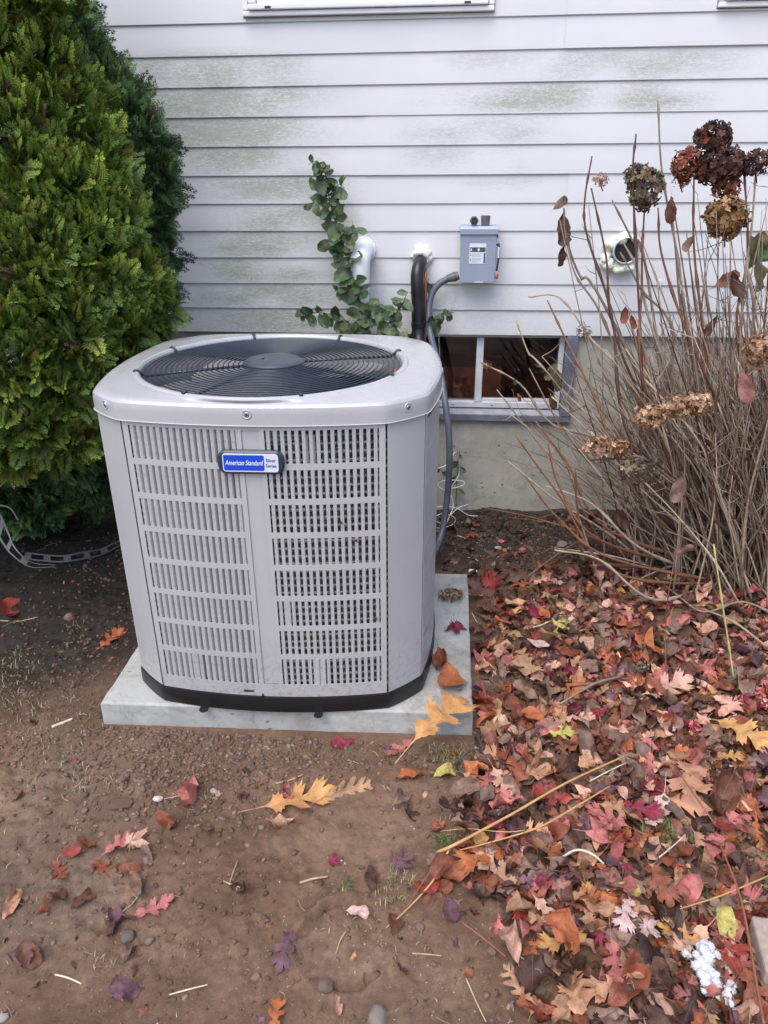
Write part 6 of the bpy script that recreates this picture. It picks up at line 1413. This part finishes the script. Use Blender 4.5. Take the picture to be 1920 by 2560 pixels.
# dried leaves hanging on the shrub
dM = [leaf_mesh(leaf_arrays('ovate', 70+s, 1.3), 'dry_leaf', MAT['leaf']) for s in range(5)]
DL = [(1408, 600, .11, -85, 'dark brown', -.5), (1412, 500, .06, 40, 'grey-brown', -.49), (1400, 655, .07, -100, 'dark brown', -.5), (1392, 965, .10, -80, 'olive', -.45), (1370, 940, .08, -120, 'olive', -.45), (1385, 1015, .07, -70, 'olive', -.47),
      (1675, 545, .08, -85, 'brown', -.55), (1712, 620, .06, -120, 'grey-brown', -.56), (1900, 600, .12, 80, 'olive', -.6), (1835, 690, .09, 30, 'brown', -.62), (1850, 730, .09, -60, 'dark brown', -.66), (1895, 710, .11, -80, 'olive', -.66),
      (1560, 800, .06, -90, 'rust', -.6), (1585, 815, .05, -70, 'rust', -.6), (1770, 830, .07, -110, 'dark brown', -.62), (1870, 990, .10, -70, 'pinkb', -.95), (1690, 1240, .10, -100, 'grey-brown', -.98), (1560, 1310, .09, -60, 'dark brown', -.95), (1720, 1370, .08, 20, 'grey-brown', -1.0), (1910, 640, .1, -50, 'greenb', -.6), (1288, 960, .03, -80, 'olive', -.4), (1300, 1000, .03, -60, 'rust', -.4)]
PAL.update({'olive': (98, 96, 66), 'pinkb': (160, 110, 105), 'greenb': (95, 125, 85)})
for px, py, s, dg, col, y in DL:
    P = W(px, py, y); a = math.radians(dg); d = np.array([math.cos(a), rn.uniform(-.3, .3), math.sin(a)]); d /= np.linalg.norm(d)
    up = np.array([rn.uniform(-.7, .7), -1, .3]); up -= d*(up@d); up /= np.linalg.norm(up); sd_ = np.cross(up, d)
    Mx = Matrix(((d[0], sd_[0], up[0], 0), (d[1], sd_[1], up[1], 0), (d[2], sd_[2], up[2], 0), (0, 0, 0, 1)))
    o = link('dry_leaf', rn.choice(dM)); o.parent = hy; o.matrix_parent_inverse = Matrix.Translation(hy.location).inverted(); o.matrix_basis = Matrix.Translation(Vector(P-d*s*.4))@Mx@Matrix.Diagonal((s, s*.8, s, 1)); o.color = (*colr(col, .1, rn), 1)

# ================================================================== EVERGREENS
def spray(seed, n1=7):
    rn = random.Random(seed); V = []; Fa = []; sh = []
    def quad(p, d, l, w, s):
        d = d/np.linalg.norm(d); q = np.array([-d[1], d[0], 0]); k = len(V)
        V.extend([p-q*w*.35, p+d*l*.45-q*w, p+d*l, p+d*l*.45+q*w]); Fa.append((k, k+1, k+2, k+3)); sh.extend([s*x for x in (.55*(.5+p[0]), .8*(.4+p[0]), 1.5*(.35+p[0]+.2), .8*(.4+p[0]))])
    ax = np.array([1.0, 0, 0]); quad(np.zeros(3), ax, 1.0, .016, .6)
    for i in range(n1):
        t = .08+.84*i/n1
        for sg in (1, -1):
            a = math.radians(rn.uniform(34, 46))*sg; d = np.array([math.cos(a), math.sin(a), 0]); l = (.50*(1-t)**.8+.10)*rn.uniform(.8, 1.15); p = ax*(t+rn.uniform(-.03, .03)); quad(p, d, l, .017, .75)
            nb = 3 if l > .36 else 2 if l > .2 else 1
            for j in range(nb):
                tt = .25+.6*j/max(nb, 1); 
                for s2 in (1, -1):
                    a2 = a+math.radians(38)*s2; d2 = np.array([math.cos(a2), math.sin(a2), 0]); quad(p+d*l*tt, d2, l*.45*(1-tt*.4), .021, 1.15)
    V = np.array(V); b = rn.uniform(-.25, .35); V[:, 2] += b*V[:, 0]**2*.6-np.abs(V[:, 1])*rn.uniform(-.2, .45)
    V[:, 2] += .03*np.sin(V[:, 0]*8+seed)
    return V, np.array(Fa), np.array(sh)
SB = [spray(s) for s in range(6)]
def evergreen(name, label, clumps, cols, n_total, seed, size, trunk, z_cut=.30):
    r = np.random.default_rng(seed); cen = []; rad = []
    for (px, py, rp, y) in clumps: P = W(px, py, y); cen.append(P); rad.append(rp/ppm(P))
    cen = np.array(cen); rad = np.array(rad); ax = np.array(trunk[:2])
    w = rad**2; w /= w.sum(); L_, D_, S_, Cc = [], [], [], []
    EL = np.array([.92, .92, 1.30])
    while len(L_) < n_total:
        i = r.choice(len(cen), p=w); d = r.normal(0, 1, 3); d /= np.linalg.norm(d); out = cen[i].copy(); out[:2] -= ax; out[2] = 0; on = np.linalg.norm(out)
        if d[1] > .55 and r.random() < .8: continue
        k = r.uniform(.80, 1.04); p = cen[i]+d*EL*rad[i]*k
        q = (p[None]-cen)/(EL[None]*rad[:, None]); q = np.linalg.norm(q, axis=1); q[i] = 9
        if (q < .66).any(): continue
        if p[1] > -.05 or p[2] < z_cut: continue
        dr = d*.75+np.array([0, 0, .75])+r.normal(0, .33, 3); dr[1] -= .12
        if d[2] < -.3: dr[2] -= .75
        dr /= np.linalg.norm(dr); L_.append(p); D_.append(dr); S_.append(size*r.uniform(.5, 1.35)); 
        c = np.array(cols[0])*(1-k_)+np.array(cols[1])*k_ if (k_ := r.random()) else 0
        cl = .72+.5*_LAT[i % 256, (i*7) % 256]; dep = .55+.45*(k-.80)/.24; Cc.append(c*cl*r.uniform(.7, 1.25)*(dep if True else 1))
        if r.random() < .03: Cc[-1] = np.array([.22, .19, .04])
        if r.random() < .025: Cc[-1] = np.array([.10, .055, .03])
    L_ = np.array(L_); D_ = np.array(D_); n = len(L_)
    # frame: x along direction, z = spray normal, roughly outward
    rnd = r.normal(0, .8, (n, 3)); rnd[:, 1] -= .9; Z = rnd-D_*(rnd*D_).sum(1)[:, None]; Z /= np.linalg.norm(Z, axis=1)[:, None]; Yv = np.cross(Z, D_)
    R = np.stack([D_, Yv, Z], -1)
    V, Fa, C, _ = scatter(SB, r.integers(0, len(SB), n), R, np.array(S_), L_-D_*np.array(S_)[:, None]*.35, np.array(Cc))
    t = thing(name, label, 'tree', (trunk[0], trunk[1], -.03))
    o = bulk('crown', V, Fa, C, MAT['conifer']); at_origin(o, t); o['kind'] = 'stuff'
    # inner dead twigs and shaded foliage
    m = MB(); rr = random.Random(seed)
    for i in range(len(cen)):
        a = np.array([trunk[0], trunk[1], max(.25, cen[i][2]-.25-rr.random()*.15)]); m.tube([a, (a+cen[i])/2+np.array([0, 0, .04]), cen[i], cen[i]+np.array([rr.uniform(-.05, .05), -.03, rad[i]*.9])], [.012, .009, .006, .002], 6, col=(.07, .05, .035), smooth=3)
        for j in range(5):
            d = np.array([rr.gauss(0, 1), rr.gauss(0, 1), rr.gauss(.4, 1)]); d /= np.linalg.norm(d); m.tube([cen[i], cen[i]+d*rad[i]*.5, cen[i]+d*rad[i]*.85], [.004, .003, .001], 4, col=(.08, .055, .035), cap=False)
    o = m.build('limbs', MAT['bark'], None, color_attr=True); at_origin(o, t); o['kind'] = 'stuff'
    # inner, deeper foliage
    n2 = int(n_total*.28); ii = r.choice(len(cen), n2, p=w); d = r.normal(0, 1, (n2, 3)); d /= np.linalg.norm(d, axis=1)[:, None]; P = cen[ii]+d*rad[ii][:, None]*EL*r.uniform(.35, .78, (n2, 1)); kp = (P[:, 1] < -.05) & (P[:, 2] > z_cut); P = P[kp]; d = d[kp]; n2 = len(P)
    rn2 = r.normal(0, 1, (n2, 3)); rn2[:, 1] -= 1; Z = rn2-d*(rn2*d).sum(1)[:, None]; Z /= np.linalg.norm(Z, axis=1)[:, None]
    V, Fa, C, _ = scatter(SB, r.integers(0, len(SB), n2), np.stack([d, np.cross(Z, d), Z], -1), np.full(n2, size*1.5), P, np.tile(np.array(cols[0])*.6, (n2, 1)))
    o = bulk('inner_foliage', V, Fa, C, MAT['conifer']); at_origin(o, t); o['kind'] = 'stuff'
    m = MB(); m.tube([(trunk[0], trunk[1], -.06), (trunk[0]+.01, trunk[1], .4), (trunk[0]-.02, trunk[1]+.01, 1.2), (trunk[0], trunk[1], 2.2)], [.036, .032, .026, .012], 10, col=(.035, .025, .018), smooth=3); at_origin(m.build('trunk', MAT['bark'], None, smooth=True, color_attr=True), t)
    return t
q = 1.1573
def CL(lst, y): return [(a*q, b*q, c*q, y+dy) for a, b, c, dy in lst]
tf = G(-120, 1330)
evergreen('arborvitae', 'bushy yellow-green arborvitae nearest the unit at the left edge', CL([(0, 50, 115, 0), (78, 175, 98, .0), (-60, 230, 150, 0), (150, 250, 85, .05), (30, 330, 130, -.08), (190, 350, 85, .05), (115, 430, 110, -.05), (225, 460, 75, .0), (-40, 520, 150, -.1), (60, 560, 120, -.15), (190, 560, 95, -.05), (275, 600, 70, .05), (325, 655, 50, .1),
          (120, 680, 110, -.15), (230, 690, 90, .0), (300, 730, 55, .08), (10, 740, 130, -.2), (150, 800, 90, -.12), (245, 800, 62, .05), (60, 870, 95, -.18), (165, 895, 70, -.08), (215, 870, 50, .0), (-70, 880, 120, -.2), (120, 945, 48, -.1), (20, 950, 60, -.15), (-80, 20, 150, 0), (-200, 300, 170, .1), (-220, 600, 180, .1), (-200, 860, 150, 0), (-260, 950, 150, 0), (-20, -100, 150, 0), (10, -80, 100, 0), (0, -230, 100, .02), (-60, -260, 130, 0)], -.95),
          [(.115, .205, .034), (.33, .41, .065)], 9500, 41, .066, (W(-420, 600, -.8)[0], -.70), .31)
evergreen('arborvitae', 'darker green arborvitae standing behind against the house siding', CL([(105, 20, 85, 0), (160, 98, 60, 0), (165, 170, 78, 0), (235, 212, 60, 0), (272, 265, 58, 0), (230, 280, 80, 0), (318, 300, 40, 0), (312, 350, 58, 0), (348, 395, 34, 0), (280, 400, 70, 0), (325, 450, 46, 0), (300, 500, 48, 0), (250, 500, 60, 0), (330, 590, 42, .05), (350, 660, 32, .05), (90, 100, 90, 0), (50, -80, 100, 0), (40, 0, 100, 0), (50, -200, 90, 0), (345, 540, 30, .0), (180, 380, 80, 0), (60, 930, 90, 0), (150, 960, 70, 0), (-60, 960, 100, 0), (220, 900, 55, .05), (215, 965, 60, .1), (190, 1020, 60, .1), (60, 1060, 80, .0), (110, 1030, 60, .12), (150, 1060, 50, .15), (205, 1050, 45, .15), (20, 1080, 60, .1), (120, 1010, 60, .05), (10, 1030, 70, 0)], -.42),
          [(.080, .165, .060), (.17, .28, .095)], 5200, 42, .068, (W(-260, 500, -.40)[0], -.38), .03)
# bare rootlets and twigs under the trees
for pts, lab in (([(-10, 1225, -1.0), (30, 1190, -1.0), (60, 1185, -.98), (95, 1165, -.95), (110, 1130, -.92)], 'bare pale twig curving below the evergreen'), ([(-10, 1262, -1.05), (25, 1270, -1.05), (45, 1300, -1.1)], 'short bare twig arching over the soil under the evergreen')):
    m = MB(); m.tube([W(*p) for p in pts], [.003, .003, .0025, .002, .0015][:len(pts)], 6, smooth=5, col=(.20, .17, .14)); o = m.build('twig', MAT['bark'], None, smooth=True, color_attr=True); tag(o, lab, 'twig')
# red scraps caught in the grille and on top
def ac_world(u, z, out=.004):
    x, y = side_pt(u); y = (y-out)*YS; c_, s_ = math.cos(ACR), math.sin(ACR); return np.array([ACX+x*c_-y*s_, ACY+x*s_+y*c_, .066+z])
for (px, py), lab in (((847, 1306), 'small dark red leaf scrap caught high in the right louvers'), ((887, 1350), 'dark red leaf scrap caught in the right louvers below the other'), ((934, 1548), 'tiny red scrap caught low in the right louvers')):
    best = min(((u, z) for u in np.linspace(.1, .95, 60) for z in np.linspace(.1, .8, 100)), key=lambda a: (lambda q_: (q_[0]-px)**2+(q_[1]-py)**2)(proj(ac_world(*a))))
    P = ac_world(*best); o = link('leaf_scrap', LM['crumple'][1]); o.location = tuple(P); o.scale = (.016,)*3; o.rotation_euler = (1.2, .3, 1.0); o.color = (*colr('red', .05), 1); o.color = (.28, .02, .02, 1); tag(o, lab, 'leaf scrap')
P = G(980, 928, .066+ZC+.02); o = link('leaf_scrap', LM['crumple'][2]); o.location = tuple(P); o.scale = (.018,)*3; o.color = (*colr('orange', .05), 1); tag(o, 'tiny orange leaf scrap on top of the unit beside the grille', 'leaf scrap')
P = G(657, 897, .066+ZC+.036); o = link('leaf_scrap', LM['crumple'][3]); o.location = tuple(P); o.scale = (.014,)*3; o.color = (*colr('brown', .05), 1); tag(o, 'tiny brown crumb on the round motor cap', 'leaf scrap')
